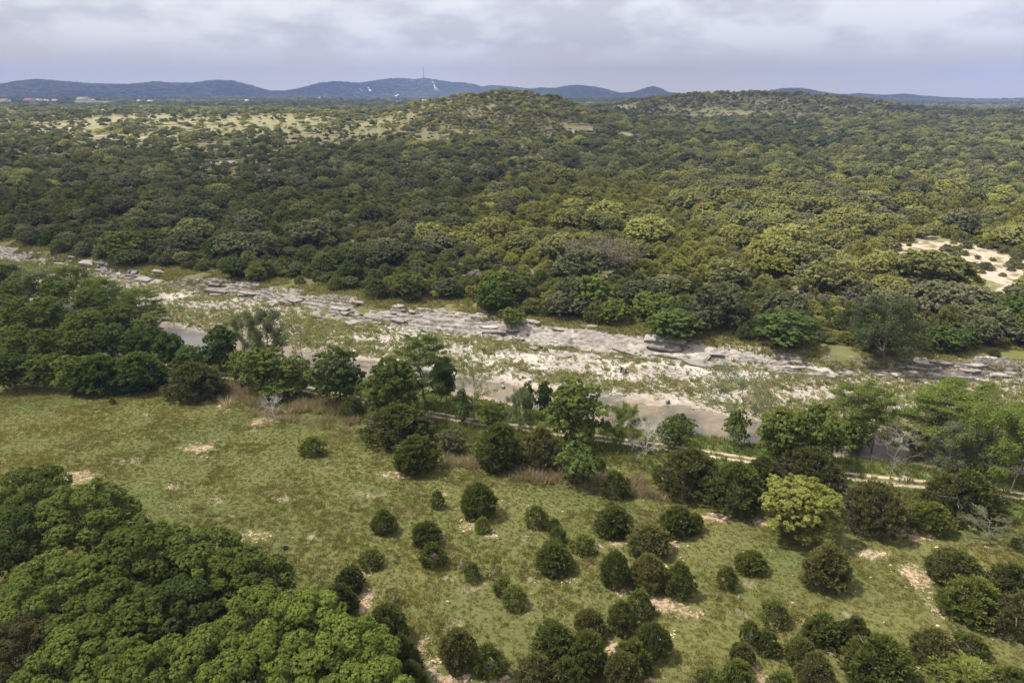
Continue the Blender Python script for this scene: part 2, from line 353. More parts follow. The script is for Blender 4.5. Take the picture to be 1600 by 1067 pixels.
def build_ledge():
    xs = np.arange(-250, 190, .45); ts = np.linspace(0, 1, 64)
    lo, hi = Y_LB(xs) - 2.0, Y_LT(xs) + 2.5
    X = np.repeat(xs[None], len(ts), 0); Y = lo[None] + (hi - lo)[None] * ts[:, None]
    base = terrain(X, Y)
    prog = np.clip((Y - Y_LB(X)) / (Y_LT(X) - Y_LB(X)), -.3, 1.3)
    q = prog * 5 + (fbm(X / 7, Y / 3.0, 71) - .5) * 3.2 + (fbm(X / 1.6, Y / 1.2, 72, 2) - .5) * .7
    fl = np.floor(q); fr = q - fl
    step = (fl + sst(.72, .98, fr) + fr * .22) / 5          # tilted beds with steep risers
    jo = np.abs(((X * .94 + Y * .34) / (5 + 3 * vn(fl * 3.1, X / 22, 77)) + fl * .37) % 1 - .5) < .035
    amp = .35 + .65 * sst(.3, .6, fbm(X / 30, Y / 30, 75))
    present = sst(-165, -135, X) * .55 + .45
    Z = base + (step - prog) * 3.3 * amp * present + .55 * amp * present - .35 * jo - .1
    e = sst(0, .07, ts)[:, None] * sst(0, .10, 1 - ts)[:, None]
    cover = sst(.42, .55, fbm(X / 18, Y / 10, 79) + .12 * sst(-80, 40, X))
    Z = Z - 1.2 * (1 - e) - .9 * (1 - cover) * (1 - .6 * sst(-60, 0, X))
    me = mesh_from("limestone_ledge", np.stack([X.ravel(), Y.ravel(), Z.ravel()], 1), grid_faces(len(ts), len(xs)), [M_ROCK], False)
    return link("limestone_ledge", me, None, "weathered grey limestone ledge along the far edge of the riverbed", "rock ledge", kind="structure")
ledge = build_ledge()

def slab_mesh(i, rg):
    n = rg.integers(7, 10)
    a = np.sort(rg.uniform(0, 2 * math.pi, n) * .35 + np.linspace(0, 2 * math.pi, n, endpoint=False))
    rad = rg.uniform(.7, 1.15, n); V = []
    for z, s in ((-.7, 1.0), (0.06, 1.03), (.22, .86)):
        for k in range(n): V.append((math.cos(a[k]) * rad[k] * s, math.sin(a[k]) * rad[k] * s * .72, z + rg.uniform(-.05, .05)))
    V.append((0, 0, .27)); V = np.array(V)
    F = []
    for L in range(2):
        for k in range(n):
            q = (k + 1) % n; F.append((L * n + k, L * n + q, (L + 1) * n + q, (L + 1) * n + k))
    T = [(2 * n + k, 2 * n + (k + 1) % n, 3 * n) for k in range(n)]
    me = bpy.data.meshes.new("rock_slab"); me.from_pydata([tuple(v) for v in V], [], F + T)
    return me
def build_slabs():
    rg = np.random.default_rng(5)
    meshes = [slab_mesh(i, rg) for i in range(10)]
    pm = [m.copy() for m in meshes]
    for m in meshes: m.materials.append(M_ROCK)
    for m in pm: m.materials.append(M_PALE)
    n = 0
    while n < 150:
        x = rg.uniform(-170, 105); t = rg.uniform(-.35, 1.0)
        y = Y_LB(x) + t * (Y_LT(x) - Y_LB(x))
        if fbm(np.array(x / 16), np.array(y / 9), 83) < .42: continue
        pale = rg.random() < (.75 if t < .25 else .22) or x < -95
        o = bpy.data.objects.new("rock_slab", (pm if pale else meshes)[rg.integers(10)])
        COL.objects.link(o); o.parent = ledge
        s = rg.lognormal(.15, .42)
        o.location = (x, y, float(terrain(x, y)) + .12 * s + .15)
        o.scale = (s * rg.uniform(1.3, 2.6), s, s * rg.uniform(.4, .75))
        o.rotation_euler = (R(rg.uniform(0, 10)), R(rg.uniform(-5, 5)), R(-20 + rg.normal(0, 14)))
        n += 1
    # loose boulders on the gravel
    for px, py, s, lab in [(975, 583, 1.5, "big grey boulder standing among weeds on the gravel bed"), (1043, 630, .7, "small white boulder at the far edge of the water"), (786, 607, .6, "dark stone lying in the shallow water"), (697, 462, 1.7, "upright pale rock among trees above the ledge")]:
        p = hit(px, py); me = meshes[rg.integers(10)] if "white" not in lab else pm[2]
        o = link("boulder", me, None, lab, "boulder", "loose boulders by the river")
        o.location = (p[0], p[1], p[2] + .2 * s + .25); o.scale = (s * .8, s * .8, s * 1.5); o.rotation_euler = (.2, .1, rg.uniform(0, 6))
build_slabs()

def build_track():
    k = NT("track_dirt"); p = k.pos()
    b, f = k.noise(.8, p, 5, .65), k.noise(5, p, 4, .7)
    dirt = k.mix(k.mapr(b, .38, .62), (.44, .355, .26), (.33, .26, .18))
    gr = k.mix(k.mapr(f, .4, .6), (.085, .10, .03), (.15, .135, .06))
    gm = k.mapr(k.math('ADD', k.attr("verge"), k.math('MULTIPLY', k.math('SUBTRACT', b, .5), 1.7)), .42, .62)
    m = k.done(k.diffuse(k.mix(gm, dirt, gr), k.bump(b, .15, .8)))
    xs = np.arange(-120, 190, .8); y0 = Y_TRK(xs)
    ker = np.ones(15) / 15; y0 = np.convolve(np.pad(y0, 7, mode='edge'), ker, 'valid') + .5 * np.sin(xs / 9)
    dy = np.gradient(y0, xs); nx, ny = -dy / np.hypot(1, dy), 1 / np.hypot(1, dy)
    w = np.array([-1.45, -1.2, -.95, -.6, -.36, 0, .36, .6, .95, 1.2, 1.45]); vg = np.array([1.2, .5, 0, .1, .8, 1.1, .8, .1, 0, .5, 1.2]); dz = np.array([-.12, .05, 0, .0, .05, .07, .05, 0, 0, .05, -.12])
    X = xs[None] + w[:, None] * nx[None]; Y = y0[None] + w[:, None] * ny[None]
    Z = terrain(X, Y) + .07 + dz[:, None]
    me = mesh_from("dirt_track", np.stack([X.ravel(), Y.ravel(), Z.ravel()], 1), grid_faces(len(w), len(xs)), [m], True, {"verge": ('POINT', np.repeat(vg, len(xs)))})
    link("dirt_track", me, None, "pale two rut dirt track running between meadow and river", "track", kind="structure")
build_track()

# ------------------------------------------------------------------ unseen cloud layer added to shade the ground, and haze
def build_shade_clouds():
    k = NT("cloud"); d = k.attr("thick")
    op = k.mapr(d, 0, 1, .10, .86)
    c = k.mul(k.mix(0.0, (.93, .94, 1.0), (1, 1, 1)), k.mapr(d, 0, 1, .95, .72))  # deck kept bright to lift the fill light below
    tl = k.n("ShaderNodeBsdfTranslucent", {"Color": c}).outputs[0]
    df = k.n("ShaderNodeBsdfDiffuse", {"Color": c}).outputs[0]
    body = k.n("ShaderNodeMixShader", {0: .35, 1: tl, 2: df}).outputs[0]
    tr = k.n("ShaderNodeBsdfTransparent").outputs[0]
    m = k.done(k.n("ShaderNodeMixShader", {0: op, 1: tr, 2: body}).outputs[0])
    az = np.radians(np.r_[np.arange(-180, -48, 3.), np.arange(-48, 48, 3.), np.arange(48, 180.1, 3.)]); rr = np.r_[1, np.geomspace(60, 9000, 150)]
    A, Q = np.meshgrid(az, rr); X, Y = Q * np.sin(A), Q * np.cos(A)
    n1 = fbm((X + CLOUD_OFF[0]) / 1150, (Y + CLOUD_OFF[1]) / 1150, 91, 4); n2 = fbm((X + CLOUD_OFF[0]) / 5200, (Y + CLOUD_OFF[1]) / 5200, 95, 3)
    soft = 1 - .8 * sst(16000, 45000, Q)
    D = .5 + ((n1 - .5) * .66 + (n2 - .5) * .34) * soft
    Z = 1500 - Q ** 2 / (2 * 6.371e6) - (n1 - .5) * 300
    th = sst(CLOUD_LO, CLOUD_HI, D)
    me = mesh_from("shade_clouds", np.stack([X.ravel(), Y.ravel(), Z.ravel()], 1), grid_faces(len(rr), len(az)), [m], True, {"thick": ('POINT', th.ravel())})
    link("shade_clouds", me, None, "unseen layer of broken cloud overhead, shaped to shade the land", "cloud", kind="stuff")
CLOUD_OFF, CLOUD_LO, CLOUD_HI = (-18047., -36945.), .36, .66  # offset picked so sun and cloud shade fall on chosen ground
build_shade_clouds()
def build_haze():
    m = bpy.data.materials.new("haze_air"); m.use_nodes = True; t = m.node_tree; t.nodes.clear()
    o = t.nodes.new("ShaderNodeOutputMaterial"); v = t.nodes.new("ShaderNodeVolumePrincipled")
    v.inputs["Color"].default_value = (.33, .45, .88, 1); v.inputs["Density"].default_value = HAZE_D; v.inputs["Anisotropy"].default_value = 0.0
    v.inputs["Density Attribute"].default_value = ""; v.inputs["Temperature Attribute"].default_value = ""
    m.cycles.homogeneous_volume = True
    t.links.new(v.outputs[0], o.inputs["Volume"])
    s, z0, z1 = 9700., -60., 420.
    V = [(x, y, z) for z in (z0, z1) for x, y in ((-s, -s), (s, -s), (s, s), (-s, s))]
    F = [(3, 2, 1, 0), (4, 5, 6, 7), (0, 1, 5, 4), (1, 2, 6, 5), (2, 3, 7, 6), (3, 0, 4, 7)]
    link("haze", mesh_from("haze", V, F, [m]), None, "thin bluish haze in the air over the far hills", "haze", kind="stuff")
HAZE_D = 1.35e-4
build_haze()

# ------------------------------------------------------------------ plants: materials and generators
def foliage_material():
    k = NT("foliage")
    oi = k.n("ShaderNodeObjectInfo")
    t = k.attr("tint")
    c = k.n("ShaderNodeAttribute", attribute_name="leaf_colour", attribute_type='INSTANCER').outputs["Vector"]
    c = k.mul(c, k.mapr(oi.outputs["Random"], 0, 1, .82, 1.2))
    lightc = k.n("ShaderNodeVectorMath", {0: c, 1: (1.45, 1.35, 1.15)}, operation='MULTIPLY').outputs[0]
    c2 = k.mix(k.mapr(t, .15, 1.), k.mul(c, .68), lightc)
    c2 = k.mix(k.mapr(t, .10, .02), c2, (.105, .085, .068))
    d = k.n("ShaderNodeBsdfDiffuse", {"Color": c2}).outputs[0]
    tl = k.n("ShaderNodeBsdfTranslucent", {"Color": k.n("ShaderNodeVectorMath", {0: c2, 1: (1.1, 1.2, .7)}, operation='MULTIPLY').outputs[0]}).outputs[0]
    return k.done(k.n("ShaderNodeMixShader", {0: .46, 1: d, 2: tl}).outputs[0])
M_LEAF = foliage_material()
def bark_material(name, a, b):
    k = NT(name); f = k.noise(9, k.n("ShaderNodeTexCoord").outputs["Object"], 2)
    return k.done(k.n("ShaderNodeBsdfDiffuse", {"Color": k.mix(k.mapr(f, .35, .65), a, b)}).outputs[0])
M_BARK = bark_material("bark", (.085, .07, .055), (.16, .14, .12))
M_GREY = bark_material("dead_wood", (.26, .24, .22), (.42, .40, .37))
M_TWIG = bark_material("twig_bark", (.15, .135, .12), (.26, .24, .215))
M_WHITE = bark_material("bleached_wood", (.45, .43, .40), (.60, .58, .55))
M_TAN = bark_material("dry_stems", (.17, .13, .105), (.24, .19, .15))

def unit(v): return v / (np.linalg.norm(v, axis=-1, keepdims=True) + 1e-9)
def rdir(rg, n): return unit(rg.normal(size=(n, 3)))
def leaf_quads(rg, P, N, s, aspect=.75):
    n = len(P); N = unit(N)
    t = unit(np.cross(N, rdir(rg, n))); b = np.cross(N, t)
    s = s * rg.uniform(.65, 1.3, (n, 1))
    V = np.stack([P + t * s, P + b * s * aspect - N * s * .18, P - t * s, P - b * s * aspect - N * s * .18], 1)
    return V.reshape(-1, 3), np.arange(4 * n).reshape(n, 4)
def spray_quads(rg, P, D, L, w):
    n = len(P); D = unit(D); s = unit(np.cross(D, rdir(rg, n)))
    L = L * rg.uniform(.6, 1.35, (n, 1)); w = w * rg.uniform(.7, 1.3, (n, 1))
    V = np.stack([P, P + D * L * .5 + s * w, P + D * L, P + D * L * .5 - s * w], 1)
    return V.reshape(-1, 3), np.arange(4 * n).reshape(n, 4)
def tubes(S, sides=4):
    """S: list of (p0, p1, r0, r1)"""
    if not S: return np.zeros((0, 3)), np.zeros((0, 4), int)
    a = np.array([s[0] for s in S], float); b = np.array([s[1] for s in S], float)
    ra = np.array([s[2] for s in S])[:, None]; rb = np.array([s[3] for s in S])[:, None]
    d = unit(b - a); ref = np.where(np.abs(d[:, 2:3]) > .9, [[1., 0, 0]], [[0, 0, 1.]])
    u = unit(np.cross(d, ref)); v = np.cross(d, u)
    ang = np.arange(sides) * 2 * math.pi / sides
    ring = lambda p, r: p[:, None] + r[:, None] * (u[:, None] * np.cos(ang)[None, :, None] + v[:, None] * np.sin(ang)[None, :, None])
    V = np.concatenate([ring(a, ra), ring(b, rb)], 1).reshape(-1, 3)
    n = len(S); base = (np.arange(n) * 2 * sides)[:, None]; i = np.arange(sides)[None]; j = (i + 1) % sides
    F = np.stack([base + i, base + j, base + sides + j, base + sides + i], -1).reshape(-1, 4)
    return V, F
def limb(rg, p0, p1, r0, r1, n=4, wig=.08, sag=0.):
    p0, p1 = np.array(p0, float), np.array(p1, float); L = np.linalg.norm(p1 - p0)
    pts = [p0 + (p1 - p0) * t + rg.normal(0, wig * L, 3) * (0 < k < n) * .5 + np.array([0, 0, sag * L * math.sin(t * math.pi)]) for k, t in enumerate(np.linspace(0, 1, n + 1))]
    rs = np.linspace(r0, r1, n + 1)
    return [(pts[k], pts[k + 1], rs[k], rs[k + 1]) for k in range(n)]
def fib(n, rg, zmin=-.25):
    k = np.arange(n) + .5; z = 1 - (1 - zmin) * k / n; a = k * 2.39996 + rg.uniform(0, 6)
    q = np.sqrt(np.maximum(0, 1 - z * z))
    return np.stack([np.cos(a) * q, np.sin(a) * q, z], 1)

class Kind: pass
def make_kind(name, crownVF, tint, trunkS, bark=M_BARK, h=1., w=1., sides=4, stems=None):
    q = Kind(); q.name, q.h, q.w = name, h, w
    q.crown = mesh_from(name + "_crown", *crownVF, [M_LEAF], False, {"tint": ('FACE', tint)}) if crownVF is not None and len(crownVF[1]) else None
    q.trunk = mesh_from(name + "_trunk", *tubes(trunkS, sides), [bark], True) if trunkS else None
    return q

def broadleaf(rg, h=9., w=8., base=.18, lobes=16, leaf=.2, per=520, clump=.42, fill=.25, flat=1., lob=(.30, .44), zmin=-.45):
    rx, rz = w / 2, h * (1 - base) / 2; cz = h - rz
    U = fib(lobes, rg, zmin) + rg.normal(0, .10, (lobes, 3))
    Lr = rg.uniform(lob[0], lob[1], lobes) * rx
    dist = (1 - Lr / rx * .75)[:, None]
    C = U * dist * np.array([rx, rx, rz * flat]) + [0, 0, cz]
    C[:, 2] = np.maximum(C[:, 2], base * h + Lr * .5)
    P, N, T = [], [], []
    for i in range(lobes):
        m = int(per * (Lr[i] / Lr.mean()) ** 2); nc = max(10, m // 22)
        du = rdir(rg, nc); du[:, 2] = np.where(rg.random(nc) < .7, np.abs(du[:, 2]), du[:, 2])
        cc = du * Lr[i] * rg.uniform(.75, 1.02, (nc, 1)) * np.array([1, 1, .85])
        idx = rg.integers(nc, size=m)
        off = rdir(rg, m) * (rg.random((m, 1)) ** .45) * clump * (.55 + .45 * rg.random((m, 1)))
        p = cc[idx] + off * np.array([1, 1, .75])
        P.append(C[i] + p); N.append(unit(p) * .7 + off / clump * .6 + rdir(rg, m) * .6 + [0, 0, .35])
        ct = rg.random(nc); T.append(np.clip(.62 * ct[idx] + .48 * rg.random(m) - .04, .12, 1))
    mf = int(per * lobes * fill)
    p = rdir(rg, mf) * rg.random((mf, 1)) ** .5 * .75
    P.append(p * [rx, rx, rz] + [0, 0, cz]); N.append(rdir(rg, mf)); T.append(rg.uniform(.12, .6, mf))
    P, N, T = np.concatenate(P), np.concatenate(N), np.concatenate(T)
    ok = P[:, 2] > .15; P, N, T = P[ok], N[ok], T[ok]
    S = limb(rg, (0, 0, -.3), (rg.normal(0, .2), rg.normal(0, .2), h * .32), h * .028, h * .02, 3, .03)
    top = S[-1][1]
    for i in range(lobes):
        S += limb(rg, top * rg.uniform(.7, 1.), C[i], h * .011, h * .004, 4, .10)
        for q in rdir(rg, 4): S += limb(rg, C[i], C[i] + (q + [0, 0, .3]) * Lr[i] * .85, h * .004, h * .0015, 2, .1)
    return leaf_quads(rg, P, N, leaf), T, S, h, w

def juniper(rg, h=5., w=4.6, n=9000, L=.30, wd=.07, tips=1, cone=.5, brown=.04, per=24, plume=.50):
    """dense shrub of upswept plumes, each plume a spindle of small sprays"""
    rx = w / 2
    subs = [(0., 0., 1., 1. if tips == 1 else .8)]
    for a in (np.linspace(0, 2 * math.pi, tips - 1, endpoint=False) + rg.uniform(0, 6) if tips > 1 else []):
        e = rg.uniform(.34, .52); subs.append((math.cos(a) * e * rx, math.sin(a) * e * rx, rg.uniform(.60, .92), rg.uniform(.48, .62)))
    P, D, T = [], [], []
    for sx, sy, hs, ws in subs:
        m = max(20, int(n / per * ws * ws / sum(q[3] ** 2 for q in subs))); H, W = h * hs, rx * ws
        t = rg.random(m) ** .9; a = rg.uniform(0, 2 * math.pi, m)
        prof = np.where(t < .3, .78 + .22 * np.sin(t / .3 * math.pi / 2), np.maximum(0, 1 - ((t - .3) / .7) ** (1.05 + cone * 1.3)) ** (.6 + .3 * (1 - cone)))
        bump = 1 + .38 * (fbm(a * 1.3 + sx, t * 4 + sy, int(rg.integers(90)), 2) - .5) * 2
        shell = np.where(rg.random(m) < .80, rg.uniform(.80, .97, m), rg.uniform(.4, .8, m))
        r_ = W * prof * bump * shell
        c = np.stack([np.cos(a) * r_ + sx, np.sin(a) * r_ + sy, t * H * .90 * (1 - .04 * shell) + .02 * h], 1)
        out = np.stack([np.cos(a), np.sin(a), np.zeros(m)], 1)
        d = unit(out * (.85 - .55 * t[:, None]) + [0, 0, .65] + rdir(rg, m) * .30)
        Lp = plume * h / 5 * rg.uniform(.6, 1.35, m)
        i = np.repeat(np.arange(m), per); k = len(i); u = rg.random(k) ** .8
        side = np.cross(d[i], rdir(rg, k)); rad = .30 * np.sin(np.pi * (.18 + .78 * u))[:, None] * Lp[i][:, None] * rg.uniform(.4, 1., (k, 1))
        P.append(c[i] + d[i] * (u * Lp[i])[:, None] + unit(side) * rad)
        D.append(d[i] * 1.0 + unit(side) * .75 + [0, 0, .2] + rdir(rg, k) * .25)
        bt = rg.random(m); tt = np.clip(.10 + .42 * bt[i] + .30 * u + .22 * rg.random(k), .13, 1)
        bz = fbm(a * 1.3, t * 3, int(rg.integers(90)), 2)
        dead = rg.random(m) < brown * (.1 + 1.5 * (bz > .52)) * (1.25 - t)
        T.append(np.where(dead[i] & (rg.random(k) < .8), 0., tt))
    P, D, T = np.concatenate(P), np.concatenate(D), np.concatenate(T)
    S = []
    for q in range(4):
        a = q * 1.6 + rg.uniform(0, 1); e = np.array([math.cos(a) * rx * .45, math.sin(a) * rx * .45, h * rg.uniform(.55, .8)])
        S += limb(rg, (0, 0, -.2), e, h * .022, h * .006, 4, .08)
        for u in range(8):
            f = rg.uniform(.2, .95); b0 = e * f; dd = unit(np.array([math.cos(a + rg.normal(0, .9)), math.sin(a + rg.normal(0, .9)), rg.uniform(.1, .8)]))
            S += limb(rg, b0, b0 + dd * rx * rg.uniform(.35, .62), h * .005, h * .0015, 2, .1)
    return spray_quads(rg, P, D, L, wd), T, S, h, w

def branching(rg, h, w, base=.25, limbs=7, sub=5, twigs=5, leafn=0, leaf=.12, r0=.02, spread=.75, clump=.35, layer=False):
    """open tree grown from its branches; leaves only at the twig ends"""
    S = []; top = np.array([rg.normal(0, .04) * w, rg.normal(0, .04) * w, h * .9])
    tr = limb(rg, (0, 0, -.3), top, h * r0, h * r0 * .25, 7, .035); S += tr
    pts = [s[1] for s in tr]
    tipP = []
    for i in range(limbs):
        f = base + (1 - base) * (i + rg.random()) / limbs
        k = min(len(pts) - 1, int(f * len(pts))); o = pts[k]
        a = i * 2.4 + rg.uniform(-.4, .4); env = math.sqrt(max(.08, 1 - (max(0, f - .35) / .68) ** 2))
        up = .30 if layer else spread * (.35 + .8 * f)
        e = o + np.array([math.cos(a) * w / 2 * env, math.sin(a) * w / 2 * env, w / 2 * up * rg.uniform(.6, 1.1)]); e[2] = min(e[2], h)
        lb = limb(rg, o, e, h * r0 * .42, h * r0 * .12, 5, .10, .06); S += lb
        for _ in range(sub):
            q = lb[rg.integers(1, 5)][1]; d = unit(unit(e - o) + rg.normal(0, .55, 3) * ([1, 1, .35] if layer else [1, 1, 1]))
            e2 = q + d * w * .20 * rg.uniform(.6, 1.2); sb = limb(rg, q, e2, h * r0 * .13, h * r0 * .05, 3, .12); S += sb
            for _ in range(twigs):
                q2 = sb[rg.integers(0, 3)][1]; d2 = unit(d + rg.normal(0, .7, 3) * ([1, 1, .35] if layer else [1, 1, 1]))
                e3 = q2 + d2 * w * .10 * rg.uniform(.5, 1.2); S += limb(rg, q2, e3, h * r0 * .05, h * r0 * .02, 2, .12); tipP.append(e3); tipP.append(q2)
    if not leafn: return None, None, S, h, w
    tp = np.array(tipP); idx = rg.integers(len(tp), size=leafn)
    off = rdir(rg, leafn) * rg.random((leafn, 1)) ** .5 * clump * (np.array([1.2, 1.2, .4]) if layer else 1.)
    P = tp[idx] + off
    ct = rg.random(len(tp)); T = np.clip(.5 * ct[idx] + .5 * rg.random(leafn), .12, 1)
    return leaf_quads(rg, P, off + rdir(rg, leafn) * .4 + [0, 0, .4], leaf), T, S, h, w

def K(name, res, **kw): return make_kind(name, res[0], res[1], res[2], h=res[3], w=res[4], **kw)
g_ = lambda s: np.random.default_rng(s)
KINDS = {}
KINDS["juniper"] = [K("juniper", juniper(g_(100 + i), 5., 4.5, 14000, tips=t, cone=c, brown=b), bark=M_GREY) for i, (t, c, b) in enumerate([(1, .35, .06), (3, .4, .08), (4, .5, .05), (1, .6, .03), (2, .5, .14), (5, .35, .06)])]
KINDS["brownjuniper"] = [K("juniper", juniper(g_(150 + i), 5., 5.3, 11000, tips=5, cone=.3, brown=b, per=22), bark=M_GREY) for i, b in enumerate([.5, .25])]
KINDS["smalljuniper"] = [K("juniper", juniper(g_(120 + i), 2.2, 1.75, 3600, L=.17, wd=.05, tips=t, cone=c, brown=.03, per=20, plume=.8), bark=M_GREY) for i, (t, c) in enumerate([(1, .4), (1, .7), (2, .5), (1, .25)])]
KINDS["thinjuniper"] = [K("juniper", juniper(g_(140), 1.6, .9, 420, L=.2, wd=.03, cone=.6, brown=.25, per=14, plume=1.), bark=M_GREY)]
KINDS["elm"] = [K("elm", broadleaf(g_(200 + i), 11., 11., .06, 46, .10, 1700, .25, .05, lob=(.12, .29))) for i in range(3)]
KINDS["leafy"] = [K("leafy", broadleaf(g_(220 + i), 8.5, 7.4, b, n, .155, 560, .34, .18, lob=l, zmin=-.85)) for i, (b, n, l) in enumerate([(.0, 22, (.24, .40)), (.03, 26, (.20, .36)), (.0, 20, (.26, .42))])]
KINDS["bush"] = [K("bush", broadleaf(g_(240 + i), 3.4, 3.8, .0, 14, .10, 330, .22, .25, lob=(.28, .46), zmin=-.6)) for i in range(2)]
KINDS["lacy"] = [K("lacy", branching(g_(260 + i), 8., 6.5, .10, 15, 7, 6, 15000, .10, clump=.58)) for i in range(2)]
KINDS["cypress"] = [K("cypress", branching(g_(270 + i), 12., 6.5, .14, 28, 7, 4, 16000, .11, r0=.015, clump=.55, layer=True)) for i in range(2)]
KINDS["sparse"] = [K("sparse", branching(g_(280 + i), 8., 6., .15, 12, 8, 7, 4200, .075, r0=.013, clump=.34), bark=M_TWIG) for i in range(2)]
KINDS["bare"] = [K("bare", branching(g_(290 + i), 6., 5., .2, 13, 9, 8, 0, r0=.014), bark=M_TWIG, sides=3) for i in range(2)]
KINDS["bareshrub"] = [K("bareshrub", branching(g_(296 + i), 2.6, 4., .02, 18, 9, 8, 0, r0=.024, spread=1.), bark=M_WHITE, sides=3) for i in range(2)]
KINDS["oak"] = [K("oak", broadleaf(g_(300 + i), 6.2, 8., .02, n, .19, 210, .34, .22, lob=(.15, .28), zmin=-.3)) for i, n in enumerate([40, 46, 36, 50])]
KINDS["cedar"] = [K("cedar", juniper(g_(320 + i), 5., 4.4, 3400, L=.42, wd=.11, tips=t, cone=c, brown=.05, per=16, plume=.75), bark=M_GREY) for i, (t, c) in enumerate([(1, .35), (3, .4), (4, .35), (2, .5)])]
KINDS["greyoak"] = [K("greyoak", branching(g_(340), 6., 8., .15, 14, 7, 6, 2600, .17, r0=.014, clump=.5), bark=M_TWIG)]

def add_tree(name, label, cat, group, p, kind, i, h, w, col, rz=None, rg=RNG):
    q = KINDS[kind][i % len(KINDS[kind])]
    e = bpy.data.objects.new(name, None); COL.objects.link(e); tag(e, label, cat, group)
    e.location = p; e.rotation_euler = (0, 0, rg.uniform(0, 6.28) if rz is None else rz); e.empty_display_size = .3
    e.scale = (w / q.w * rg.uniform(.92, 1.1), w / q.w * rg.uniform(.92, 1.1), h / q.h); e.rotation_euler[0] = R(rg.normal(0, 3)); e.rotation_euler[1] = R(rg.normal(0, 3))
    for nm, me in (("crown", q.crown), ("trunk", q.trunk)):
        if me is None: continue
        o = bpy.data.objects.new(nm if not (nm == "trunk" and q.crown is None) else "branches", me); COL.objects.link(o); o.parent = e
        o["leaf_colour"] = [float(v) for v in col]
    return e

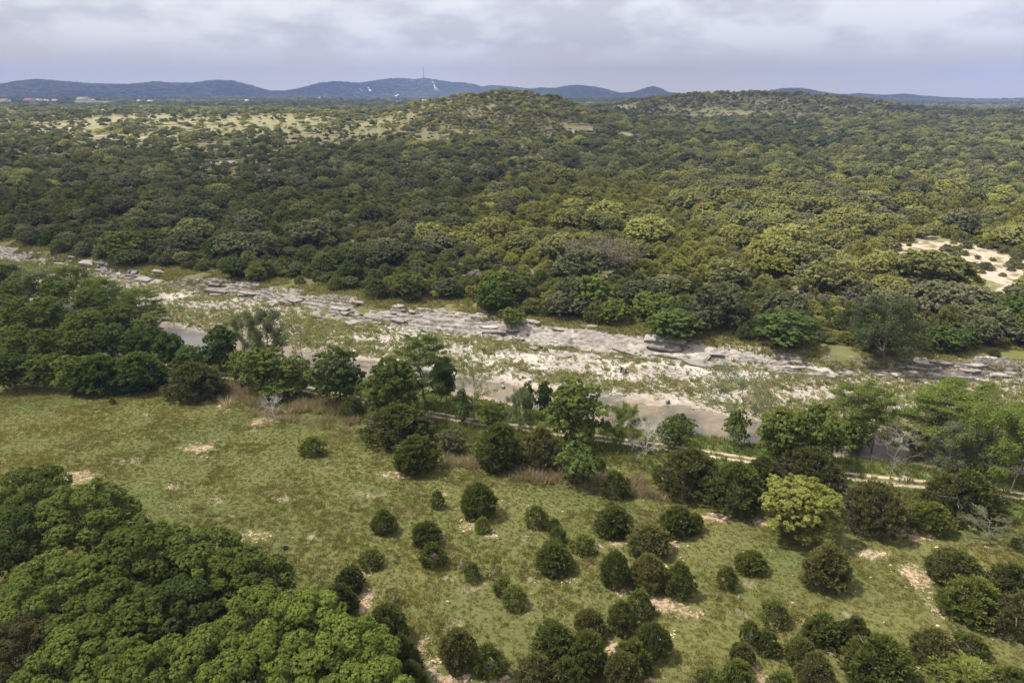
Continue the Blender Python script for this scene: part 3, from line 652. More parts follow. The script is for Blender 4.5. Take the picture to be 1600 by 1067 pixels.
# ------------------------------------------------------------------ plants placed one by one
JD, JM, JB, JO = (.088, .102, .036), (.106, .128, .040), (.138, .165, .046), (.128, .130, .053)
GD, GM, GB, GY, GG = (.092, .130, .042), (.132, .170, .046), (.165, .212, .052), (.25, .27, .085), (.150, .175, .100)
GRP_J = "junipers scattered over the meadow"
MEADOW = [  # px centre, top, bottom, width, kind, variant, colour, label
 (490, 684, 713, 33, "smalljuniper", 0, JM, "small round juniper standing alone in the open middle of the meadow"),
 (655, 681, 745, 76, "juniper", 2, JM, "big round juniper in front of the broad spreading juniper, beside a grey shrub"),
 (625, 630, 698, 112, "brownjuniper", 1, JD, "broad spreading dark juniper between the track and the big round juniper"),
 (780, 660, 738, 74, "juniper", 1, JM, "dense dark juniper joined to an olive brown juniper, near the track"),
 (848, 668, 738, 78, "brownjuniper", 1, JO, "olive brown juniper between the dense dark juniper and the bright green tree"),
 (748, 754, 813, 50, "juniper", 3, JM, "tall conical juniper above a bare soil patch in the middle of the meadow"),
 (754, 808, 834, 20, "smalljuniper", 0, JB, "tiny juniper tucked under the tall conical juniper beside bare soil"),
 (684, 767, 795, 18, "smalljuniper", 1, JM, "tiny pointed juniper just above and left of the tall conical juniper"),
 (602, 797, 836, 38, "juniper", 0, JM, "leftmost round juniper of the scattered group in mid meadow"),
 (668, 815, 857, 50, "juniper", 2, JM, "juniper with a small side lobe, directly above a rounder juniper"),
 (678, 850, 888, 37, "smalljuniper", 3, JM, "rounded juniper directly below the juniper with a side lobe"),
 (581, 859, 889, 33, "smalljuniper", 0, JM, "small bushy juniper above the two dark junipers at the edge of the wood"),
 (719, 868, 889, 18, "thinjuniper", 0, JO, "tiny thin see-through juniper, first of three in a short row"),
 (738, 878, 908, 22, "smalljuniper", 3, JM, "tiny rounded juniper, middle of three in a short row"),
 (769, 872, 905, 20, "thinjuniper", 0, JM, "tiny upright wispy juniper, last of three in a short row"),
 (838, 793, 826, 30, "smalljuniper", 1, JM, "small bushy juniper, upper left of a file of four junipers"),
 (864, 810, 833, 19, "smalljuniper", 0, JM, "very small juniper between the small bushy one and a pointed one"),
 (872, 823, 850, 24, "smalljuniper", 1, JM, "small pointed juniper just behind the wide squat juniper"),
 (866, 847, 898, 62, "juniper", 1, JM, "wide squat juniper with a shadowed underside at the end of the file of four"),
 (911, 836, 866, 35, "smalljuniper", 3, JB, "small rounded juniper right of the wide squat juniper"),
 (957, 789, 841, 57, "juniper", 2, JM, "round dense juniper below the brown weeds, left of a larger dome"),
 (1010, 818, 872, 64, "juniper", 0, JO, "large dome shaped juniper between two other round junipers"),
 (1056, 789, 841, 60, "juniper", 5, JM, "juniper with a lower lobe on its right side below the juniper thicket"),
 (1084, 802, 832, 28, "smalljuniper", 2, JM, "small juniper pressed against the lobed juniper below the thicket"),
 (960, 738, 779, 38, "smalljuniper", 0, JM, "juniper standing among purple brown weeds beside the bright green tree"),
 (960, 861, 921, 44, "juniper", 3, JM, "leftmost of three tall egg shaped junipers in a row"),
 (1011, 867, 926, 52, "juniper", 3, JO, "middle of three tall egg shaped junipers in a row"),
 (1060, 877, 938, 51, "brownjuniper", 1, JM, "rightmost of three egg shaped junipers, with grey dead twigs in front"),
 (1134, 886, 921, 28, "smalljuniper", 1, JM, "small pointed juniper alone, just left of a low rounded juniper"),
 (1170, 859, 899, 48, "juniper", 5, JB, "low rounded yellowish juniper right of a small pointed one"),
 (786, 904, 935, 28, "smalljuniper", 2, JM, "back one of two small junipers touching each other in mid meadow"),
 (801, 917, 952, 33, "smalljuniper", 1, JB, "front one of two small junipers touching each other in mid meadow"),
 (970, 937, 993, 48, "brownjuniper", 1, JB, "olive juniper with grey dead twigs in its middle, left of a greener partner"),
 (997, 922, 965, 36, "smalljuniper", 3, JM, "dark green juniper behind the olive juniper with grey twigs"),
 (919, 953, 1003, 52, "juniper", 4, JO, "juniper at the upper right of the large dark clump at the bottom"),
 (868, 975, 1045, 74, "juniper", 1, JM, "large dark many-topped juniper, upper part of the clump at the bottom"),
 (915, 985, 1062, 70, "juniper", 4, JM, "dark juniper on the right side of the clump at the bottom"),
 (835, 1022, 1090, 66, "brownjuniper", 1, JO, "olive juniper at the lower left of the clump, cut by the picture edge"),
 (885, 1032, 1095, 62, "juniper", 2, JM, "juniper in front of the large dark clump, cut by the bottom edge"),
 (1015, 974, 1034, 48, "juniper", 3, JM, "upright juniper behind a pair of junipers near the bottom centre"),
 (988, 998, 1060, 60, "juniper", 5, JB, "juniper in front of the upright one near the bottom centre"),
 (970, 1022, 1088, 62, "juniper", 4, JO, "yellowish juniper at the bottom edge, front of the bottom centre trio"),
 (718, 981, 1055, 60, "juniper", 4, JO, "tall brownish green juniper beside a rounder darker one on bare soil"),
 (766, 1007, 1062, 43, "smalljuniper", 3, JM, "round dark juniper right beside the tall brownish green one"),
 (606, 944, 1012, 60, "juniper", 3, JD, "dark tall juniper at the edge of the leafy wood beside bare stony ground"),
 (632, 985, 1078, 62, "brownjuniper", 1, JD, "dark ragged juniper below the tall one, against the leafy wood"),
 (650, 1030, 1110, 50, "juniper", 4, JD, "dark juniper at the bottom edge beside stony ground"),
 (549, 883, 928, 44, "juniper", 2, JD, "dark juniper with two tips at the corner of the leafy wood"),
 (536, 912, 968, 50, "juniper", 4, JD, "dark straggling juniper just in front of the two tipped one"),
 (614, 920, 946, 18, "thinjuniper", 0, JO, "tiny spindly juniper above the dark tall juniper by stony ground"),
 (1208, 937, 978, 38, "smalljuniper", 3, JM, "round juniper alone, right of centre above three small ones"),
 (1170, 972, 1010, 26, "smalljuniper", 1, JM, "slim pointed juniper, back one of a touching pair"),
 (1196, 987, 1022, 33, "smalljuniper", 0, JD, "low dark juniper, right one of a touching pair"),
 (1155, 1003, 1047, 44, "juniper", 4, JO, "juniper with a brown cast in front of the slim pointed one"),
 (1150, 1030, 1082, 52, "juniper", 5, JB, "yellow green juniper at the bottom edge below the brown cast one"),
 (1105, 1047, 1090, 46, "smalljuniper", 2, JM, "low juniper at the bottom edge, left of the yellow green one"),
 (1285, 849, 924, 76, "juniper", 1, JO, "large lone juniper below the yellow green tree"),
 (1282, 957, 1012, 62, "juniper", 5, JM, "left half of the wide dark juniper hedge near the lower right"),
 (1330, 960, 1014, 46, "juniper", 2, JD, "right half of the wide dark juniper hedge near the lower right"),
 (1248, 996, 1045, 48, "juniper", 0, JM, "juniper left of the big shaggy one at the lower right"),
 (1362, 984, 1085, 104, "juniper", 5, JM, "big shaggy juniper at the lower right, in front of the hedge"),
 (1268, 1020, 1090, 62, "brownjuniper", 1, JO, "juniper at the bottom edge left of the big shaggy one"),
 (1218, 1050, 1095, 44, "smalljuniper", 2, JB, "low juniper at the bottom edge by bare soil"),
 (1447, 976, 1040, 66, "juniper", 0, JO, "round brown tinged juniper standing between the shaggy one and a small one"),
 (1512, 991, 1030, 49, "smalljuniper", 3, JM, "small round juniper beside the brown tinged one at the lower right"),
 (1487, 858, 922, 80, "juniper", 0, JD, "large dark juniper behind the bright round one at the right"),
 (1505, 895, 973, 84, "juniper", 5, JB, "bright green round juniper, front of the trio at the right"),
 (1572, 878, 955, 72, "juniper", 1, JD, "dark juniper at the right edge behind one with grey twigs"),
 (1585, 912, 1000, 84, "brownjuniper", 0, JO, "juniper full of grey twigs at the right edge"),
 (1449, 782, 838, 64, "juniper", 4, JB, "round juniper in front of a bigger ragged juniper near the track"),
 (1360, 752, 842, 106, "brownjuniper", 0, JO, "wide half bare juniper with grey branches beside the yellow green tree"),
 (1500, 732, 818, 116, "brownjuniper", 1, JD, "biggest ragged juniper near the track at the right"),
 (1075, 702, 785, 112, "brownjuniper", 1, JD, "left end of the dark juniper thicket below the track"),
 (1143, 722, 806, 80, "juniper", 0, JM, "front of the dark juniper thicket beside the yellow green tree"),
 (1262, 698, 768, 102, "brownjuniper", 0, JD, "brownish juniper behind the yellow green tree"),
 (1190, 712, 768, 64, "brownjuniper", 1, JD, "dark juniper in the middle of the thicket behind its front one"),
 (309, 563, 626, 88, "brownjuniper", 1, JD, "broad dark juniper at the left tree line beside bare soil"),
 (165, 552, 618, 78, "juniper", 1, GD, "dark evergreen at the left tree line beside two others"),
 (222, 548, 616, 84, "juniper", 4, GD, "dark evergreen left of the broad dark juniper on the tree line"),
 (549, 619, 652, 31, "smalljuniper", 0, JM, "small juniper in brown weeds just below the track"),
 (1500, 1036, 1100, 110, "juniper", 5, JB, "wide juniper at the bottom edge in the lower right corner"),
 (1570, 1040, 1100, 70, "juniper", 2, JM, "juniper at the bottom edge in the far lower right corner"),
 (1598, 832, 862, 26, "smalljuniper", 0, JM, "small juniper cut by the right edge of the meadow"),
 (177, 621, 632, 8, "smalljuniper", 1, JM, "tiny juniper seedling below the left tree line"),
 (621, 868, 881, 7, "thinjuniper", 0, JM, "tiny juniper seedling between two round junipers in mid meadow"),
 (1491, 973, 987, 12, "thinjuniper", 0, JM, "tiny juniper seedling below the bright round juniper at the right"),
 (936, 716, 738, 18, "smalljuniper", 2, JM, "small juniper at the right side of the bright green tree"),
]
for cx, top, bot, wpx, kd, vi, colr, lab in MEADOW:
    p = hit(cx, bot); wm = wpx * depth(p) / F_PX
    off = min(.34 * wm, 3.0); q = np.array([p[0], p[1], 0]); u = q / np.linalg.norm(q)
    p = p + u * off; p[2] = float(terrain(p[0], p[1]))
    d = ray(cx, top); tt = math.hypot(p[0], p[1]) / math.hypot(d[0], d[1]); hm = max(.4, CAM_Z + d[2] * tt - p[2])
    wm = wpx * depth(p) / F_PX * .97
    add_tree("juniper", lab, "juniper", GRP_J, (p[0], p[1], p[2] - .05), kd, vi, hm * 1.0, wm, colr)

# trees: base point known
RIVER = [ # px, top, bottom, width, kind, variant, colour, name, label
 (345, 508, 580, 52, "leafy", 1, GD, "tree", "dark green pointed tree between the grey water and the leafy clump"),
 (420, 534, 612, 80, "leafy", 2, GM, "tree", "vine draped rounded tree left of the dense dark tree by the track"),
 (465, 556, 618, 62, "leafy", 0, GM, "tree", "rounded tree joined to the vine draped one beside the track"),
 (385, 548, 602, 50, "bush", 0, GM, "tree", "low rounded tree right of the broad dark juniper"),
 (530, 546, 630, 84, "leafy", 0, GD, "tree", "dense dark tree standing over the track"),
 (425, 492, 575, 56, "lacy", 1, GG, "tree", "thin grey green tree standing behind the vine draped one"),
 (472, 490, 572, 50, "sparse", 0, GY, "tree", "thin yellow green tree with bare limbs, first of the pair over the gravel"),
 (512, 494, 566, 66, "sparse", 1, GY, "tree", "nearly bare spreading tree beside the water, second of the pair"),
 (622, 560, 664, 84, "leafy", 1, GM, "tree", "tall soft green tree behind the broad spreading juniper"),
 (662, 534, 640, 74, "cypress", 0, GD, "tree", "dark blue green tree with open trunk standing behind the soft green tree"),
 (697, 556, 628, 36, "leafy", 1, GD, "tree", "narrow dark tree at the right of the blue green one"),
 (742, 567, 660, 56, "sparse", 1, GM, "tree", "see-through tree with white limbs over the track"),
 (722, 610, 660, 36, "bush", 1, GD, "tree", "dark bush at the foot of the tree with white limbs"),
 (770, 632, 664, 44, "bush", 0, GM, "tree", "low bush right of the tree with white limbs"),
 (822, 597, 650, 32, "bush", 1, GD, "tree", "dark ivy covered stump tree at the near edge of the water"),
 (850, 592, 652, 26, "leafy", 1, GD, "tree", "second slimmer ivy covered tree beside the stump tree"),
 (812, 618, 674, 34, "lacy", 0, GG, "tree", "light wispy young tree left of the large round tree"),
 (903, 594, 692, 92, "leafy", 0, GM, "tree", "large round green tree standing alone over the track"),
 (970, 638, 694, 46, "lacy", 0, GM, "tree", "small tree with a dark trunk right of the large round tree"),
 (1052, 655, 700, 54, "bush", 0, GM, "tree", "low green tree just right of the white bare shrub"),
 (1064, 650, 676, 46, "bush", 1, GD, "tree", "dark ivy topped bush at the near edge of the water"),
 (1162, 582, 692, 92, "sparse", 0, GG, "tree", "tall grey half bare tree at the end of the open water"),
 (1150, 640, 695, 40, "bush", 1, GM, "tree", "leafy undergrowth tree at the foot of the grey half bare tree"),
 (1215, 632, 722, 80, "leafy", 1, GM, "tree", "dense green tree left of its twin behind the juniper thicket"),
 (1272, 630, 722, 76, "leafy", 0, GM, "tree", "dense green tree right of its twin above the brownish juniper"),
 (1335, 604, 704, 66, "cypress", 0, GM, "tree", "slim feathery cypress left of the grey leafless tree"),
 (1362, 610, 706, 54, "cypress", 1, GM, "tree", "feathery cypress with a bare lower trunk behind the leafless tree"),
 (1330, 650, 712, 50, "bush", 0, GM, "tree", "leafy bush at the foot of the slim cypress"),
 (1450, 612, 706, 96, "cypress", 1, GM, "tree", "widest layered cypress at the right by the river"),
 (1500, 602, 690, 90, "cypress", 0, GM, "tree", "tall layered cypress farther back at the right"),
 (1432, 672, 716, 48, "bush", 1, GM, "tree", "low bush at the foot of the widest cypress"),
 (1530, 640, 742, 92, "lacy", 1, GM, "tree", "large loose green tree above the biggest ragged juniper"),
 (1580, 650, 768, 90, "lacy", 0, GM, "tree", "loose green tree cut by the right edge near the track"),
 (1490, 668, 740, 60, "lacy", 1, GG, "tree", "grey green loose tree left of the large loose one"),
 (1598, 615, 700, 60, "cypress", 1, GM, "tree", "feathery cypress cut by the right edge over the gravel"),
 (897, 697, 757, 72, "bush", 0, (.13, .18, .055), "tree", "bright green small tree below the track at the end of the joined junipers"),
 (1243, 742, 836, 126, "leafy", 1, (.205, .225, .064), "tree", "yellow green tree with grey limbs in front of the thicket"),
 (432, 597, 628, 44, "bush", 1, GB, "tree", "bright green bush at the left end of the brown weeds"),
 (705, 672, 702, 46, "bush", 0, (.125, .135, .075), "tree", "pale grey green bush behind the big round juniper"),
 (1385, 388, 410, 34, "bush", 1, GG, "tree", "grey bush at the edge of the pale clearing"),
 (1545, 808, 850, 62, "sparse", 0, GG, "tree", "wispy grey green shrub at the right of the meadow"),
]
for cx, top, bot, wpx, kd, vi, colr, nm, lab in RIVER:
    p = hit(cx, bot); 
    d = ray(cx, top); tt = math.hypot(p[0], p[1]) / math.hypot(d[0], d[1]); hm = max(.8, CAM_Z + d[2] * tt - p[2])
    wm = wpx * depth(p) / F_PX
    nm = "bush" if ("bush" in lab or "shrub" in lab) else ("cypress_tree" if "cypress" in lab else nm)
    add_tree(nm, lab, nm.split("_")[0], "trees and bushes along the river", (p[0], p[1], p[2] - .05), kd, vi, hm, wm, colr)
for cx, top, bot, wpx, kd, vi, lab in [(1008, 665, 712, 52, "bareshrub", 0, "white leafless shrub beside the dirt track"), (1388, 672, 756, 76, "bare", 0, "grey leafless tree standing on the dirt track edge at the right"), (430, 624, 656, 34, "bareshrub", 1, "grey leafless shrub beside the bare soil patch by the tree line"), (310, 935, 1000, 50, "bare", 1, "grey leafless tree rising out of the leafy wood")]:
    p = hit(cx, bot); d = ray(cx, top); tt = math.hypot(p[0], p[1]) / math.hypot(d[0], d[1]); hm = max(.8, CAM_Z + d[2] * tt - p[2])
    add_tree("bare_tree", lab, "bare tree", None, p, kd, vi, hm, wpx * depth(p) / F_PX, (.3, .3, .3))

# trees: only the crown top shows; (px, top, height m, width m)
def by_top(px, py, h):
    d = ray(px, py); t = 40.
    for _ in range(60):
        x, y = d[0] * t, d[1] * t; e = (CAM_Z + d[2] * t) - (float(terrain(x, y)) + h); t += e / -d[2] * .8
    return np.array([d[0] * t, d[1] * t, float(terrain(d[0] * t, d[1] * t))])
WOOD = [
 (40, 734, 8, 7.5, "elm", 0, GM, "rear tree of the leafy wood at the left edge"), (120, 766, 9, 11, "elm", 1, GM, "large tree at the back of the leafy wood facing the meadow"),
 (15, 800, 8.5, 8, "elm", 2, GD, "dark tree at the left edge of the leafy wood"), (205, 832, 9, 11, "elm", 2, GM, "broad tree in the middle of the leafy wood"),
 (305, 842, 8.5, 9.5, "elm", 0, GM, "tree at the meadow edge of the leafy wood, rounded top"), (375, 868, 8, 8.5, "elm", 1, GM, "tree at the meadow corner of the leafy wood"),
 (70, 880, 9, 10, "elm", 1, GM, "tree at the left in the thick of the leafy wood"), (170, 925, 8.5, 9.5, "elm", 0, GM, "tree in the centre of the leafy wood behind the bottom row"),
 (270, 918, 8, 8.5, "elm", 2, GD, "darker tree near the leafless one in the leafy wood"), (400, 942, 8.5, 9, "elm", 0, GB, "bright tree left of the brightest pair in the leafy wood"),
 (470, 940, 9, 9, "elm", 1, GB, "bright green tree by the straggling dark juniper"), (540, 982, 9, 8.5, "elm", 2, GB, "brightest green tree at the right tip of the leafy wood"),
 (20, 985, 8, 8, "elm", 0, (.105, .105, .05), "brownish tree in the lower left corner"), (110, 1000, 8.5, 9, "elm", 2, GM, "tree of the bottom row beside the brownish one"),
 (205, 1010, 9, 9, "elm", 1, GB, "light green tree of the bottom row"), (310, 1000, 8.5, 9, "elm", 2, GM, "tree of the bottom row beneath the leafless one"),
 (390, 1030, 9, 9, "elm", 0, GB, "bright tree of the bottom row, middle right"), (480, 1020, 8.5, 9, "elm", 1, GB, "bright tree of the bottom row below the brightest pair"), (570, 1050, 8, 7.5, "elm", 0, GB, "last tree of the bottom row beside dark junipers"),
]
for px, py, h, w, kd, vi, colr, lab in WOOD:
    add_tree("leafy_tree", lab, "tree", "trees of the leafy wood at the lower left", by_top(px, py, h), kd, vi, h, w, colr)
LINE = [
 (10, 412, 9, 8, "leafy", 1, GD, "dark tree at the left edge above the tree line"), (55, 428, 9, 9, "lacy", 0, GG, "grey green airy tree of the tree line near the left edge"),
 (105, 424, 9, 8, "lacy", 1, GM, "airy tree at the back of the tree line over the gravel"), (150, 440, 9, 8, "lacy", 0, GM, "light airy tree left of the open trunked pair"),
 (178, 452, 10, 7, "cypress", 0, GD, "open trunked tree left of its twin in front of the water"), (212, 458, 10, 8, "cypress", 1, GD, "open trunked tree in front of the grey water"),
 (20, 462, 9, 9, "leafy", 0, GM, "rounded tree of the tree line at the left edge"), (75, 462, 9, 9, "leafy", 1, GM, "rounded tree of the tree line, upper row"),
 (125, 478, 9, 9, "leafy", 2, GM, "rounded tree in the middle of the tree line"), (20, 506, 8, 8, "leafy", 2, GM, "vine covered tree low at the left edge of the tree line"),
 (68, 512, 8, 8, "leafy", 0, GM, "vine covered tree at the front of the tree line"), (115, 515, 8, 8, "leafy", 1, GM, "front tree of the tree line left of the dark evergreens"),
 (165, 505, 8, 8, "leafy", 0, GD, "dark tree behind the dark evergreens"), (210, 512, 7.5, 7.5, "leafy", 2, GD, "dark tree below the open trunked pair"),
 (255, 520, 7.5, 7, "leafy", 1, GD, "tree at the near edge of the grey water"), (295, 540, 6.5, 7, "leafy", 0, GD, "tree right of the one at the near edge of the grey water"),
 (8, 548, 7.5, 8, "leafy", 1, GD, "dark tree low at the left edge facing the meadow"), (55, 553, 7, 7.5, "leafy", 2, GM, "round tree facing the meadow at the left"),
 (105, 556, 7, 7, "leafy", 0, GM, "round tree facing the meadow beside the dark evergreens"), (40, 480, 8.5, 8, "leafy", 0, GM, "tree wedged between upper and front rows of the tree line"),
 (30, 424, 9, 8.5, "leafy", 2, GM, "bushy tree between the dark one and the airy ones at the left edge"), (82, 436, 9, 8.5, "leafy", 0, GM, "bushy tree in front of the airy tree near the left edge"),
 (132, 448, 9, 8.5, "leafy", 1, GB, "light green bushy tree below the light airy tree"), (178, 474, 8.5, 8, "leafy", 2, GM, "bushy tree at the foot of the open trunked pair"), (5, 440, 9, 8, "leafy", 1, GM, "bushy tree cut by the left edge above the rounded one"),
 (232, 492, 7.5, 6.5, "leafy", 0, GM, "bushy tree at the water side below the open trunked pair"), (375, 498, 8, 6.5, "lacy", 0, GG, "wispy tree right of the dark green pointed tree"),
]
for px, py, h, w, kd, vi, colr, lab in LINE:
    add_tree("river_tree", lab, "tree", "trees of the tree line at the left", by_top(px, py, h), kd, vi, h, w, colr)

# ------------------------------------------------------------------ a tyre left in the grass
def build_tyre():
    k = NT("rubber"); m = k.done(k.diffuse((.02, .02, .02, 1), None, .8))
    n, q = 32, 10; V, F = [], []
    for i in range(n):
        a = i * 2 * math.pi / n
        for j in range(q):
            b = j * 2 * math.pi / q; rr = .25 + .085 * math.cos(b)
            V.append((math.cos(a) * rr, math.sin(a) * rr, .09 + .10 * math.sin(b)))
    for i in range(n):
        for j in range(q): F.append((i * q + j, ((i + 1) % n) * q + j, ((i + 1) % n) * q + (j + 1) % q, i * q + (j + 1) % q))
    o = link("tyre", mesh_from("tyre", V, F, [m], True), None, "black tyre lying flat in the meadow grass", "tyre")
    p = hit(446, 857); o.location = (p[0], p[1], p[2] + .06); o.rotation_euler = (.05, .08, 0)
build_tyre()

# ------------------------------------------------------------------ houses, mast and road cuts far away
HOUSES, EXCL = [], []
M_WALLS = {}
def plain(name, c, rough=.7):
    k = NT(name); f = k.noise(.8, None, 3)
    return k.done(k.diffuse(k.mix(k.mapr(f, .35, .65, 0, .35), c, tuple(v * .75 for v in c)), None, rough))
def build_house(px, py, wpx, wall, roof, lab, flat=False):
    p = hit(px, py)
    if py < 160: d_ = ray(px, py); q_ = (3075 + (py - 157) * -12) / math.hypot(d_[0], d_[1]); p = np.array([d_[0] * q_, d_[1] * q_, float(terrain(d_[0] * q_, d_[1] * q_)) + .5])
    dep = depth(p); w = wpx * dep / F_PX; d = max(9., w * .45); hh = max(3.6, min(7., w * .17)); rh = .4 if flat else max(1.8, d * .22)
    e = bpy.data.objects.new("house", None); COL.objects.link(e); tag(e, lab, "house", "houses on the far plain")
    e.location = p; e.rotation_euler = (0, 0, R(RNG.uniform(-14, 14)))
    HOUSES.append((p[0], p[1], w * .6 + 12))
    def box(x0, x1, y0, y1, z0, z1): return [(x0, y0, z0), (x1, y0, z0), (x1, y1, z0), (x0, y1, z0), (x0, y0, z1), (x1, y0, z1), (x1, y1, z1), (x0, y1, z1)], [(0, 1, 5, 4), (1, 2, 6, 5), (2, 3, 7, 6), (3, 0, 4, 7), (4, 5, 6, 7), (3, 2, 1, 0)]
    V, F = box(-w / 2, w / 2, -d / 2, d / 2, -3, hh); link("wall", mesh_from("wall", V, F, [wall]), e)
    ov = .8
    if flat: V, F = box(-w / 2 - .3, w / 2 + .3, -d / 2 - .3, d / 2 + .3, hh + .01, hh + rh)
    else:
        a, b = w / 2 + ov, d / 2 + ov; hip = min(a * .5, b) * .6
        V = [(-a, -b, hh + .01), (a, -b, hh + .01), (a, b, hh + .01), (-a, b, hh + .01), (-a + hip, -.1, hh + rh), (a - hip, -.1, hh + rh), (a - hip, .1, hh + rh), (-a + hip, .1, hh + rh)]
        F = [(0, 1, 5, 4), (1, 2, 6, 5), (2, 3, 7, 6), (3, 0, 4, 7), (4, 5, 6, 7), (3, 2, 1, 0)]
    link("roof", mesh_from("roof", V, F, [roof]), e)
    n = max(2, int(w / 6))
    for i in range(n):
        x = -w / 2 + w * (i + .5) / n; V, F = box(x - 1., x + 1., -d / 2 - .06, -d / 2 + .05, .9, 2.7); link("window", mesh_from("window", V, F, [M_WALLS["glass"]]), e)
def build_far_things():
    M_WALLS.update(white=plain("white_wall", (.80, .79, .76)), cream=plain("cream_wall", (.62, .52, .42)), pink=plain("pink_brick_wall", (.55, .38, .30)), glass=plain("dark_glass", (.03, .035, .04), .2),
        tin=plain("metal_roof", (.72, .73, .74), .45), tile=plain("brown_roof", (.34, .22, .17)), green=plain("green_roof", (.30, .42, .38)))
    W = M_WALLS
    for a in [(8, 157, 15, W["cream"], W["tile"], "tan house at the left edge of the far plain"), (46, 157, 15, W["pink"], W["tile"], "pinkish house left of a long low white one on the far plain"),
        (61, 157, 11, W["cream"], W["tin"], "long low house with pale roof joined to the pinkish one"), (72, 157, 7, W["white"], W["tin"], "small white house right of the long low one"),
        (85, 154, 7, W["white"], W["tin"], "small pale house behind the small white one"), (130, 155, 18, W["cream"], W["green"], "big house with a grey green roof on the far plain"),
        (146, 159, 6, W["cream"], W["tin"], "small cream house just right of the green roofed one"), (39, 166, 7, W["cream"], W["tile"], "tan house lower than the other far houses"),
        (164, 169, 10, W["white"], W["tin"], "white house standing by itself in the trees below the far houses"), (163, 176, 5, W["white"], W["tin"], "white shed just below the lone white house"),
        (217, 157, 5, W["white"], W["tin"], "tiny white house right of the green roofed one"), (235, 158, 9, W["cream"], W["tin"], "low pale house between two tiny white ones"), (248, 162, 4, W["white"], W["tin"], "tiny white shed below the low pale house"),
        (268, 162, 5, W["white"], W["tin"], "last tiny white house of the far row"), (386, 159, 6, W["white"], W["tin"], "white house below the round topped far hill"), (663, 158, 7, W["white"], W["tin"], "white building below the mast"),
        (620, 161, 6, W["white"], W["tin"], "white building left of the mast"),
        (585, 163, 4, W["white"], W["tin"], "tiny white shed near the foot of the far ridge")]: build_house(*a)
    # mast
    m = plain("mast_steel", (.20, .17, .17)); az = math.atan2(ray(662, 120)[0], ray(662, 120)[1]); r = 4300.
    x, y = r * math.sin(az), r * math.cos(az); z = float(terrain(x, y)); d = ray(662, 104); top = CAM_Z + d[2] * r / math.hypot(d[0], d[1])
    e = bpy.data.objects.new("radio_mast", None); COL.objects.link(e); tag(e, "tall thin radio mast rising above the far blue hill", "mast"); e.location = (x, y, z)
    H = top - z; S = []; n = 36
    for q in range(3):
        a0 = q * 2.094; c, s_ = math.cos(a0), math.sin(a0); w0, w1 = 2.6, 1.3
        S.append(((c * w0, s_ * w0, -2), (c * w1, s_ * w1, H), .55, .4))
    link("leg", mesh_from("mast_leg", *tubes(S[:1]), [m]), e); link("leg", mesh_from("mast_leg", *tubes(S[1:2]), [m]), e); link("leg", mesh_from("mast_leg", *tubes(S[2:]), [m]), e)
    B = []
    for i in range(n):
        for q in range(3):
            f0, f1 = i / n, (i + 1) / n; a0, a1 = q * 2.094, (q + 1) * 2.094; w_ = lambda f: 2.6 - 1.3 * f
            B.append(((math.cos(a0) * w_(f0), math.sin(a0) * w_(f0), H * f0), (math.cos(a1) * w_(f1), math.sin(a1) * w_(f1), H * f1), .25, .25))
    link("bracing", mesh_from("bracing", *tubes(B, 3), [m]), e)
    # pale road cuts on the far hills
    mc = plain("pale_cut_rock", (.72, .68, .62))
    for pts, wd in (([(675, 127), (678, 133), (680, 138), (683, 143)], (6, 14, 22, 40)), ([(575, 138), (577, 141), (579, 144)], (10, 16, 18)), ([(562, 139), (565, 143)], (8, 12)), ([(498, 153), (503, 156), (510, 159)], (12, 14, 14)), ([(617, 152), (622, 149)], (30, 16))):
        ctr = []
        for a in range(len(pts) - 1):
            for f in np.linspace(0, 1, 8, endpoint=a == len(pts) - 2): ctr.append((hit(pts[a][0] + (pts[a + 1][0] - pts[a][0]) * f, pts[a][1] + (pts[a + 1][1] - pts[a][1]) * f), wd[a] + (wd[a + 1] - wd[a]) * f))
        V = []
        for p, w in ctr:
            t = unit(np.array([p[1], -p[0], 0.]))
            for sgn in (-.5, 0, .5):
                q = p + t * w * sgn; V.append((q[0], q[1], float(terrain(q[0], q[1])) + 7.0))
        link("road_cut", mesh_from("road_cut", V, grid_faces(len(ctr), 3), [mc], True), None, "pale scar of a road cut on a far blue hillside", "road cut", kind="structure")
build_far_things()

